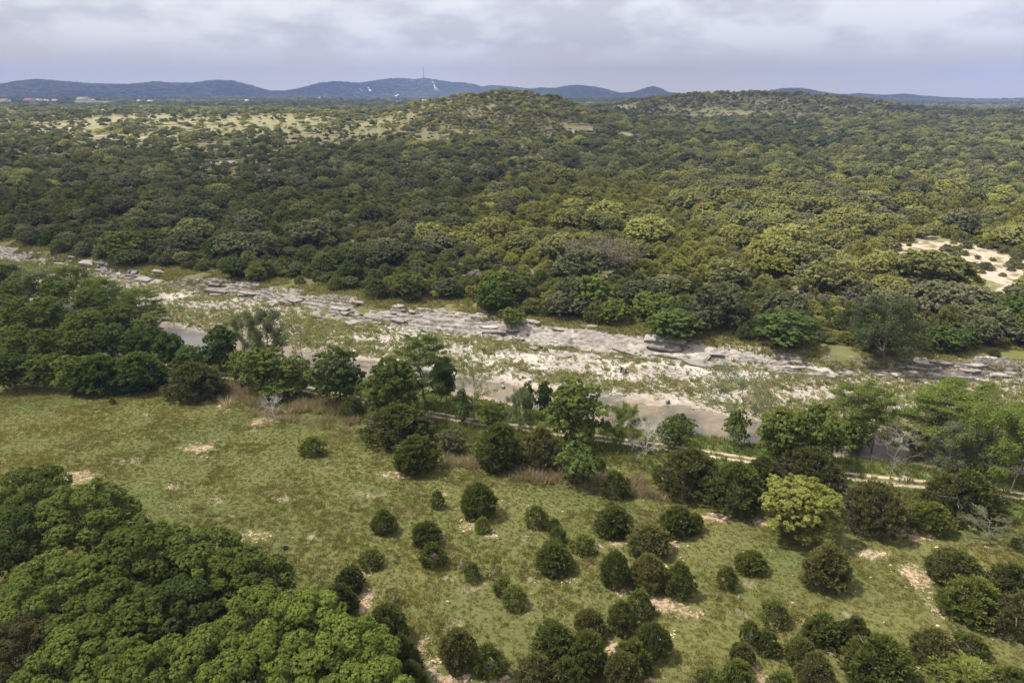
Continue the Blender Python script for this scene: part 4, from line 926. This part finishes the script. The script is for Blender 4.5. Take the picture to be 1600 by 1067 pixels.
# ------------------------------------------------------------------ single trees that stand out in the woodland
for cx, top, bot, wpx, kd, vi, colr, lab in [
 (937, 383, 428, 100, "greyoak", 0, (.20, .175, .155), "wide grey lichen covered oak in the middle of the woodland"),
 (375, 335, 366, 34, "bare", 0, (.2, .19, .18), "grey leafless tree in the dark woodland at the left"),
 (1240, 335, 365, 46, "greyoak", 0, (.17, .155, .13), "grey brown oak among bright trees at the right of the woodland"),
 (1318, 455, 490, 30, "bare", 1, (.2, .2, .2), "pale leafless tree behind the riverside cypress"),
 (1383, 478, 572, 84, "lacy", 1, (.075, .095, .052), "tall blue green feathery tree above the ledge at the right"),
 (1450, 392, 448, 108, "oak", 1, (.15, .16, .062), "very wide pale green oak left of the pale clearing"),
 (1205, 400, 432, 64, "oak", 3, (.20, .20, .055), "bright yellow green oak at the right of the woodland"),
 (1050, 480, 528, 92, "leafy", 2, GD, "spreading green tree on the ledge above the boulder"),
 (1225, 485, 540, 90, "leafy", 0, GD, "dark green spreading tree above the ledge right of centre"),
 (800, 480, 512, 42, "bush", 0, GM, "green bush at the rim of the ledge near the centre"),
 (205, 355, 392, 60, "leafy", 1, GD, "round dark tree on the grassy bank at the left")]:
    p = hit(cx, bot); d = ray(cx, top); tt = math.hypot(p[0], p[1]) / math.hypot(d[0], d[1]); hm = max(1.5, CAM_Z + d[2] * tt - p[2]); wm = wpx * depth(p) / F_PX
    add_tree("woodland_tree", lab, "tree", None, (p[0], p[1], p[2] - .1), kd, vi, hm, wm, colr); EXCL.append((p[0], p[1], wm * .42))

# ------------------------------------------------------------------ woodland beyond the river
def scatter(name, P, S, rot, idx, sources, colours, label, cat, kind="stuff", tilt=None):
    """one object of uncountable plants: instances on points"""
    col = bpy.data.collections.new(name + "_kinds")
    for i, me in enumerate(sources):
        o = bpy.data.objects.new("%s_kind_%03d" % (name, i), me); col.objects.link(o)
    me = bpy.data.meshes.new(name); P = np.asarray(P, np.float32)
    me.vertices.add(len(P)); me.vertices.foreach_set("co", P.ravel())
    a = me.attributes.new("scl", 'FLOAT_VECTOR', 'POINT'); a.data.foreach_set("vector", np.asarray(S, np.float32).ravel())
    a = me.attributes.new("rot", 'FLOAT_VECTOR', 'POINT'); r3 = np.zeros((len(P), 3), np.float32); r3[:, 2] = rot
    if tilt is not None: r3[:, :2] = tilt
    a.data.foreach_set("vector", r3.ravel())
    a = me.attributes.new("leaf_colour", 'FLOAT_VECTOR', 'POINT'); a.data.foreach_set("vector", np.asarray(colours, np.float32).ravel())
    a = me.attributes.new("idx", 'INT', 'POINT'); a.data.foreach_set("value", np.asarray(idx, np.int32))
    ng = bpy.data.node_groups.new(name, 'GeometryNodeTree')
    ng.interface.new_socket("Geometry", in_out='INPUT', socket_type='NodeSocketGeometry'); ng.interface.new_socket("Geometry", in_out='OUTPUT', socket_type='NodeSocketGeometry')
    N, L = ng.nodes, ng.links
    i_, o_ = N.new("NodeGroupInput"), N.new("NodeGroupOutput"); iop = N.new("GeometryNodeInstanceOnPoints"); ci = N.new("GeometryNodeCollectionInfo")
    ci.inputs["Collection"].default_value = col; ci.inputs["Separate Children"].default_value = True; ci.inputs["Reset Children"].default_value = True
    def na(nm, dt):
        x = N.new("GeometryNodeInputNamedAttribute"); x.data_type = dt; x.inputs["Name"].default_value = nm
        return [s for s in x.outputs if s.enabled and s.name == "Attribute"][0]
    iop.inputs["Pick Instance"].default_value = True
    L.new(i_.outputs[0], iop.inputs["Points"]); L.new(ci.outputs[0], iop.inputs["Instance"])
    L.new(na("idx", 'INT'), iop.inputs["Instance Index"]); L.new(na("rot", 'FLOAT_VECTOR'), iop.inputs["Rotation"]); L.new(na("scl", 'FLOAT_VECTOR'), iop.inputs["Scale"])
    L.new(iop.outputs[0], o_.inputs[0])
    o = link(name, me, None, label, cat, kind=kind)
    md = o.modifiers.new("scatter", 'NODES'); md.node_group = ng
    return o

def far_clump(rg, n, leaf, w=9., h=5., lobes=6):
    """one low tree for the distance, crown and limbs in one mesh"""
    U = fib(lobes, rg, .0) + rg.normal(0, .15, (lobes, 3)); Lr = rg.uniform(.34, .5, lobes) * w / 2 * (6 / lobes) ** .25
    C = U * [w * .3, w * .3, h * .42] + [0, 0, h * .42]
    i = rg.integers(lobes, size=n); u = rdir(rg, n); u[:, 2] = np.abs(u[:, 2]) * .9 - .1
    p = C[i] + u * Lr[i][:, None] * rg.uniform(.75, 1.05, (n, 1)) * [1, 1, .8]; p[:, 2] = np.maximum(p[:, 2], .2)
    V, F = leaf_quads(rg, p, u + rdir(rg, n) * .55, leaf, .85)
    return mesh_from("far_tree", V, F, [M_LEAF], False, {"tint": ('FACE', np.clip(.5 * rg.random(lobes)[i] + .5 * rg.random(n), .12, 1))})

OK_D, OK_M, OK_L, OK_G, OK_Y = (.110, .128, .068), (.145, .162, .086), (.235, .250, .112), (.190, .198, .124), (.295, .300, .112)
CE_D, CE_O, CE_Y = (.100, .118, .052), (.140, .150, .060), (.220, .222, .080)
def jgrid(r0, r1, sp, rg, half=46):
    n = int(r1 * 2 / sp) + 2
    gx, gy = np.meshgrid(np.arange(-r1, r1, sp), np.arange(r0 * .55, r1, sp))
    x = gx.ravel() + rg.uniform(-.48, .48, gx.size) * sp; y = gy.ravel() + rg.uniform(-.48, .48, gx.size) * sp
    r = np.hypot(x, y); k = (r >= r0) & (r < r1) & (np.abs(np.degrees(np.arctan2(x, y))) < half)
    return x[k], y[k]
def build_woods():
    rg = np.random.default_rng(77)
    def keep(x, y, edge):
        pale, dry = mask(PALE, x, y, .4, .08), mask(DRY, x, y, 1.0, .016)
        k = (y - Y_LT(x) > edge + (fbm(x / 11, y / 11, 130) - .35) * 16) & (rg.random(len(x)) > np.minimum(pale * 1.4, .74)) & (rg.random(len(x)) > np.minimum(dry * 1.2, .74))
        for hx, hy, hr in HOUSES:
            rr = math.hypot(hx, hy); ux, uy = hx / rr, hy / rr
            al = x * ux + y * uy - rr; ac = np.abs(x * uy - y * ux); k &= ~((ac < hr) & (al < hr * .6) & (al > -hr * 6))
        for ex, ey, er in EXCL: k &= (x - ex) ** 2 + (y - ey) ** 2 > er * er
        return k
    x, y = jgrid(95, 420, 4.9, rg); k = keep(x, y, 2.5); x, y = x[k], y[k]
    r = np.hypot(x, y); z = terrain(x, y)
    zone = fbm(x / 45, y / 45, 140); yel = sst(-40, 40, x + (fbm(x / 60, y / 60, 141) - .5) * 120) * sst(20, 60, y - Y_LT(x)) 
    band = 1 - sst(8, 30, y - Y_LT(x))
    isoak = rg.random(len(x)) < np.clip(.30 + (zone - .5) * 2.2 + .25 * band, .05, .85)
    lush = rg.random(len(x))
    small = rg.random(len(x)) < .25
    w = np.where(isoak, np.clip(rg.lognormal(2.0, .33, len(x)), 4.5, 15.), np.clip(rg.lognormal(1.5, .25, len(x)), 2.6, 7.)); h = np.where(isoak, np.minimum(9, w * rg.uniform(.55, .85, len(x))), w * rg.uniform(.65, 1.0, len(x)))
    w = np.where(small, w * .62, w); h = np.where(small, h * .6, h)
    gap = fbm(x / 24, y / 24, 133) < .35; w = np.where(gap, w * .55, w); h = np.where(gap, h * .5, h)
    pl = mask(PALE, x, y, .4, .08) > .25; w = np.where(pl, np.minimum(w, rg.uniform(1.2, 3.0, len(x))), w); h = np.where(pl, w * .6, h)
    # colours by kind of tree; yellow zone brightened so it reads as sunlit
    def oakcol(i):
        u = rg.random()
        if band[i] > .3: return (GD, GM, OK_D, OK_M)[rg.integers(4)]
        if yel[i] > .5: return (OK_L, OK_Y, OK_G, OK_Y, OK_L)[rg.integers(5)]
        return (OK_D, OK_M, OK_M, OK_G, OK_L)[rg.integers(5)]
    def cedcol(i):
        if yel[i] > .5: return (CE_O, CE_Y, CE_Y)[rg.integers(3)]
        return (CE_D, CE_O, CE_D)[rg.integers(3)]
    px, py = to_px(x, y, z + h * .6)
    inview = (px > -40) & (px < 1640) & (py > 0)
    order = np.argsort(r / np.maximum(h, 1.2)); single = np.zeros(len(x), bool)
    for sel, cap in ((isoak & inview, 290), (~isoak & inview, 290)):
        c = [i for i in order if sel[i]][:cap]; single[c] = True
    HUE = {OK_D: "dark green", OK_M: "green", OK_L: "pale green", OK_G: "grey green", OK_Y: "yellow green", CE_D: "dark", CE_O: "olive", CE_Y: "yellowish", GD: "deep green", GM: "fresh green"}
    DIST = y - Y_LT(x)
    def say(i, c, what):
        size = "small" if w[i] < (5 if what == "oak" else 3.6) else ("broad" if w[i] > (9.5 if what == "oak" else 5.4) else "middling")
        where = "at the rim of the rock ledge" if DIST[i] < 9 else ("in the front row behind the rock ledge" if DIST[i] < 20 else ("in the first rows of the woodland" if DIST[i] < 38 else ("some rows back in the woodland" if DIST[i] < 65 else "deep in the woodland")))
        side = ["at far left", "left of centre", "near the centre", "right of centre", "at far right"][int(np.clip(px[i] / 320, 0, 4))]
        return f"{size} {HUE[c]} {what} {where} {side}"
    for i in np.nonzero(single)[0]:
        if isoak[i]:
            c_ = oakcol(i)
            add_tree("oak_tree", say(i, c_, "oak"), "oak", "woodland oaks beyond the riverbed", (x[i], y[i], z[i] - .1), "oak", int(rg.integers(4)), h[i], w[i], c_, rg=rg)
        else:
            c_ = cedcol(i)
            add_tree("cedar_tree", say(i, c_, "juniper"), "juniper", "woodland junipers beyond the riverbed", (x[i], y[i], z[i] - .1), "cedar", int(rg.integers(4)), h[i], w[i], c_, rg=rg)
    # sources for the mass
    fa = [far_clump(rg, 1000, .38, 9., 5.5, 16) for _ in range(4)]; fb = [far_clump(rg, 260, .55, 5., 4.2, 4) for _ in range(3)]; fc = [far_clump(rg, 460, 1.4, 26., 6.5, 22) for _ in range(4)]
    src = []; tab = {}
    for key, meshes in (("oakA", [q.crown for q in KINDS["oak"]]), ("cedA", [q.crown for q in KINDS["cedar"]]), ("fa", fa), ("fb", fb), ("fc", fc)):
        tab[key] = np.arange(len(src), len(src) + len(meshes)); src += meshes
    dims = {"oakA": (8., 6.2), "cedA": (4.4, 5.), "fa": (9., 5.5), "fb": (5., 4.2), "fc": (26., 6.5)}
    PALS = {"oak_d": np.array([OK_D, OK_M, OK_G, OK_M, OK_L]), "oak_y": np.array([OK_L, OK_Y, OK_G, OK_L, OK_Y]), "ced_d": np.array([CE_D, CE_O, CE_D]), "ced_y": np.array([CE_O, CE_Y, CE_Y])}
    PP, SS, RR, II, CC = [], [], [], [], []
    def put(x, y, z, w, h, kind, pal):
        for kk in set(kind):
            for pp in set(pal):
                m = (kind == kk) & (pal == pp); n = int(m.sum()); ids = tab[kk]; dw, dh = dims[kk]
                if not n: continue
                PP.append(np.stack([x[m], y[m], z[m] - .15], 1)); SS.append(np.stack([w[m] / dw, w[m] / dw, h[m] / dh], 1)); RR.append(rg.uniform(0, 6.28, n)); II.append(ids[rg.integers(len(ids), size=n)])
                cc = PALS[pp][rg.integers(len(PALS[pp]), size=n)] * rg.uniform(.85, 1.2, (n, 1)); cc[rg.random(n) < .02] = (.24, .22, .19); CC.append(cc)
    pal_of = lambda oak, yel: np.where(oak, np.where(yel, "oak_y", "oak_d"), np.where(yel, "ced_y", "ced_d"))
    m = ~single
    put(x[m], y[m], z[m], w[m], h[m], np.where(isoak, "oakA", "cedA")[m], pal_of(isoak, yel > .5)[m])
    xf, yf = jgrid(95, 440, 3.7, rg); k = keep(xf, yf, 5) & (mask(PALE, xf, yf, .4, .08) < .1); xf, yf = xf[k], yf[k]; n = len(xf); wf = rg.uniform(2.0, 4.4, n)   # low scrub under and between the trees
    put(xf, yf, terrain(xf, yf), wf, wf * rg.uniform(.5, .8, n), np.where(rg.random(n) < .75, "cedA", "fb"), np.where(rg.random(n) < .2 + .6 * sst(-40, 40, xf), "ced_y", "ced_d"))
    for r0, r1, sp, hw in ((420, 950, 6.3, 45), (950, 1900, 9.5, 43)):
        x, y = jgrid(r0, r1, sp, rg, hw); k = keep(x, y, 2); x, y = x[k], y[k]; z = terrain(x, y); n = len(x)
        zone = fbm(x / 80, y / 80, 150); yel = rg.random(n) < .15 + .6 * sst(.45, .65, fbm(x / 170, y / 170, 151)) + .35 * (np.interp(x, HX, HH) * np.exp(-((y - 1000) / 175) ** 2) + np.interp(x, RX, RH) * np.exp(-((y - 1460) / 210) ** 2) > 9)
        oak = rg.random(n) < np.clip(.42 + (zone - .5) * 2, .1, .9)
        w = np.where(oak, np.clip(rg.lognormal(2.1, .33, n), 5, 17), np.clip(rg.lognormal(1.55, .25, n), 3, 8)) * (1 if sp < 7 else 1.2); h = np.minimum(9, w * np.where(oak, rg.uniform(.48, .75, n), rg.uniform(.6, .95, n)))
        gap = fbm(x / 40, y / 40, 134) < .36; w = np.where(gap, w * .55, w); h = np.where(gap, h * .5, h)
        put(x, y, z, w, h, np.where(oak, "fa", "fb"), pal_of(oak, yel))
    x, y = jgrid(1900, 6200, 24, rg, 42); k = keep(x, y, 2) & (fbm(x / 300, y / 160, 160) > .30); x, y = x[k], y[k]; z = terrain(x, y); n = len(x)
    put(x, y, z, rg.uniform(22, 36, n), rg.uniform(4, 7, n) * (1 + .5 * (vn(x / 400, y / 250, 5) > .55)), np.full(n, "fc"), np.where(vn(x / 500, y / 300, 8) > .5, "oak_d", "ced_d"))
    x, y = jgrid(6200, 7900, 42, rg, 41); z = terrain(x, y); n = len(x)
    put(x, y, z, rg.uniform(34, 60, n), rg.uniform(6, 11, n), np.full(n, "fc"), np.where(vn(x / 300, y / 300, 18) > .5, "oak_d", "ced_d"))
    scatter("woodland", np.concatenate(PP), np.concatenate(SS), np.concatenate(RR), np.concatenate(II), src, np.concatenate(CC), "dense mass of oak and juniper woodland stretching to the hills", "woodland")
    print("woodland", sum(len(p) for p in PP), "single", int(single.sum()))
build_woods()

# ------------------------------------------------------------------ grass, weeds, brush and rubble
def tuft(rg, n, h, spread, wd, lean=.5, mat=None):
    a = rg.uniform(0, 6.28, n); o = rg.random((n, 1)) ** .5 * spread
    P = np.stack([np.cos(a), np.sin(a), 0 * a], 1) * o * .6; D = np.stack([np.cos(a), np.sin(a), 0 * a], 1) * lean * rg.uniform(.2, 1.4, (n, 1)) + [0, 0, 1] + rg.normal(0, .15, (n, 3))
    V, F = spray_quads(rg, P, D, h, wd)
    return mesh_from("tuft", V, F, [mat or M_LEAF], False, {"tint": ('FACE', rg.uniform(.3, .75, n))})
def pick(pal, n, rg): pal = np.array(pal); return pal[rg.integers(len(pal), size=n)] * rg.uniform(.85, 1.15, (n, 1))
def in_view(x, y, z, mx=60):
    px, py = to_px(x, y, z); return (px > -mx) & (px < 1600 + mx) & (py < 1067 + mx)
def blocked(x, y):
    d = np.abs(y - Y_TRK(x) - .5 * np.sin(x / 9)) + (fbm(x / 3, y / 3, 305, 2) - .5) * .9
    return (d < 1.5) & (d > .3)
def build_grass():
    rg = np.random.default_rng(300)
    def area(n, y0, y1):
        y = rg.uniform(y0, y1, n * 3); x = rg.uniform(-1, 1, n * 3) * (y1 * .86)
        z = terrain(x, y); k = in_view(x, y, z); return x[k][:n], y[k][:n], z[k][:n]
    x, y, z = area(150000, 44, 150)
    t = Y_TRK(x); k = (y < t - 1.2) & ~blocked(x, y) & (mask(BARE, x, y) < .3 + .9 * rg.random(len(x)) ** 2); x, y, z = x[k], y[k], z[k]
    n = len(x); g1, g2 = fbm(x / 28, y / 28, 310), fbm(x / 4.5, y / 4.5, 311)
    c = np.where((g1 > .5)[:, None], np.array([.192, .178, .064]), np.array([.157, .161, .055])); c = np.where((g2 > .72)[:, None], np.array([.19, .165, .082]), c) * (.88 + .28 * g2[:, None]) * rg.uniform(.9, 1.12, (n, 1))
    s = rg.uniform(.5, 1.15, (n, 1)) * (.6 + .5 * sst(.35, .7, g2))[:, None]
    scatter("meadow_grass", np.stack([x, y, z], 1), s * [1, 1, .75], rg.uniform(0, 6.28, n), rg.integers(4, size=n), [tuft(rg, 16, .30, .34, .035, .9) for _ in range(4)], c, "short olive green grass covering the open meadow", "grass")
    x, y, z = area(60000, 60, 190)
    t, w_ = Y_TRK(x), Y_WN(x); k = (y > t - 9) & (y < w_ - .8) & ~blocked(x, y); x, y, z = x[k], y[k], z[k]; n = len(x)
    scatter("bank_grass", np.stack([x, y, z], 1), rg.uniform(.7, 1.7, (n, 1)) * [1, 1, 1], rg.uniform(0, 6.28, n), rg.integers(3, size=n), [tuft(rg, 14, .5, .36, .05, .6) for _ in range(3)], pick([(.125, .165, .05), (.16, .185, .06), (.20, .195, .08)], n, rg), "lush green grass on the bank between track and water", "grass")
    # weeds on the gravel
    x = rg.uniform(-200, 170, 60000); f = rg.random(60000); wf, lb = Y_WF(x), Y_LB(x); y = wf + (lb - wf) * (f * 1.15 - .03); z = bed_z(x, y)
    dn = fbm(x / 12, y / 5, 320, 3); k = in_view(x, y, z) & (z > -4.05) & (rg.random(len(x)) < sst(.40, .66, dn + .10 * sst(0, 80, x) + .08 * np.exp(-((f - .15) / .12) ** 2)) * .50 + .07); x, y, z = x[k][:19000], y[k][:19000], z[k][:19000]; n = len(x)
    sc = np.clip(rg.lognormal(-.25, .42, (n, 1)), .3, 1.6)
    scatter("riverbed_weeds", np.stack([x, y, z], 1), sc * [1, 1, 1], rg.uniform(0, 6.28, n), rg.integers(6, size=n), [tuft(rg, 22, .62, .30, .045, .5) for _ in range(4)] + [tuft(rg, 50, .34, .6, .055, 1.2) for _ in range(2)], pick([(.22, .245, .115), (.27, .275, .145), (.33, .305, .19), (.19, .225, .10), (.37, .325, .225)], n, rg), "green and straw coloured weeds growing over the gravel riverbed", "weeds")
    # cobbles on the gravel bar
    x = rg.uniform(-190, 120, 60000); f = rg.random(60000); wf, lb = Y_WF(x), Y_LB(x); y = wf + (lb - wf) * (f * 1.1 - .08); z = bed_z(x, y)
    k = in_view(x, y, z) & (z > -4.2) & (rg.random(len(x)) < sst(.35, .65, fbm(x / 7, y / 4, 325, 3))); x, y, z = x[k][:16000], y[k][:16000], z[k][:16000]; n = len(x); g = np.random.default_rng(19); ms = [slab_mesh(0, g) for _ in range(4)]
    for m_ in ms: m_.materials.append(M_PALE)
    scatter("river_cobbles", np.stack([x, y, z + .02], 1), np.clip(rg.lognormal(-1.75, .5, (n, 1)), .06, .7) * [1, 1, .9], rg.uniform(0, 6.28, n), rg.integers(4, size=n), ms, np.full((n, 3), .5), "pale cobbles strewn over the gravel riverbed", "cobbles", tilt=rg.normal(0, .15, (n, 2)))
    # dry brush
    E = [ell(*a) for a in [(470, 640, 60, 16), (530, 655, 40, 14), (600, 650, 40, 10), (845, 748, 40, 10), (1000, 765, 60, 14), (925, 758, 30, 10), (715, 705, 24, 18), (400, 625, 50, 9), (760, 725, 60, 8), (1040, 775, 34, 10), (880, 745, 50, 8), (370, 610, 40, 6)]]
    xs, ys = [], []
    for cx, cy_, a, b in E:
        m = int(14 * a * b ** .9); q = rg.normal(0, .5, (m, 2)); xs.append(cx + q[:, 0] * a); ys.append(cy_ + q[:, 1] * b)
    x, y = np.concatenate(xs), np.concatenate(ys); k = (y < Y_TRK(x) - 2.2) & (fbm(x / 3, y / 3, 330) > .42); x, y = x[k], y[k]; z = terrain(x, y); n = len(x)
    scatter("dry_brush", np.stack([x, y, z], 1), rg.lognormal(-.1, .35, (n, 1)) * [1, 1, .9], rg.uniform(0, 6.28, n), rg.integers(3, size=n), [tuft(rg, 46, .95, .6, .022, .8) for _ in range(3)], pick([(.29, .225, .19), (.34, .27, .23), (.25, .20, .15), (.22, .205, .115)], n, rg), "dry purplish brown brush between meadow and track", "brush")
    # far bank grass
    x = rg.uniform(-230, 180, 60000); y = Y_LT(x) + rg.uniform(-2.5, 22, 60000); z = terrain(x, y); k = in_view(x, y, z) & (fbm(x / 9, y / 9, 345) > .34); x, y, z = x[k][:19000], y[k][:19000], z[k][:19000]; n = len(x)
    scatter("far_bank_grass", np.stack([x, y, z], 1), rg.uniform(.8, 2., (n, 1)) * [1, 1, 1], rg.uniform(0, 6.28, n), rg.integers(3, size=n), [tuft(rg, 14, .34, .45, .06, .9) for _ in range(3)], pick([(.17, .185, .07), (.22, .21, .09), (.28, .24, .14)], n, rg), "rough grass along the rim of the rock ledge", "grass")
    # rubble in the bare patches
    xs, ys = [], []
    for cx, cy_, a, b in BARE:
        m = int(min(420, 9 * a * b)) + 14; q = rg.normal(0, .55, (m, 2)); xs.append(cx + q[:, 0] * a); ys.append(cy_ + q[:, 1] * b)
    x, y = np.concatenate(xs), np.concatenate(ys); x = np.r_[x, rg.uniform(-60, 70, 500)]; y = np.r_[y, rg.uniform(48, 95, 500)]
    k = y < Y_TRK(x) - 2; x, y = x[k], y[k]; z = terrain(x, y); n = len(x); g = np.random.default_rng(9); ms = [slab_mesh(0, g) for _ in range(4)]
    for m_ in ms: m_.materials.append(M_RUB)
    scatter("rubble", np.stack([x, y, z + .02], 1), rg.lognormal(-2.35, .5, (n, 1)) * [1, 1, .8], rg.uniform(0, 6.28, n), rg.integers(4, size=n), ms, np.full((n, 3), .5), "pale stones strewn over bare soil in the meadow", "stones")
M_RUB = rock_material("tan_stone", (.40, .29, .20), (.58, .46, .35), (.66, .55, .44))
build_grass()

# shrubs dotted on the pale clearing
_rg = np.random.default_rng(41)
for _i in range(34):
    _p = hit(_rg.uniform(1438, 1600), _rg.uniform(383, 432)); _w = _rg.uniform(1.6, 4.2)
    add_tree("clearing_shrub", "%s shrub dotted on the pale sandy clearing at the right" % ("low grey green" if _w < 2.8 else "rounded grey green"), "shrub", "shrubs on the pale clearing", (_p[0], _p[1], _p[2] - .05), "cedar" if _i % 3 else "bush", _i, _w * .6, _w, (.15, .16, .09), rg=_rg)
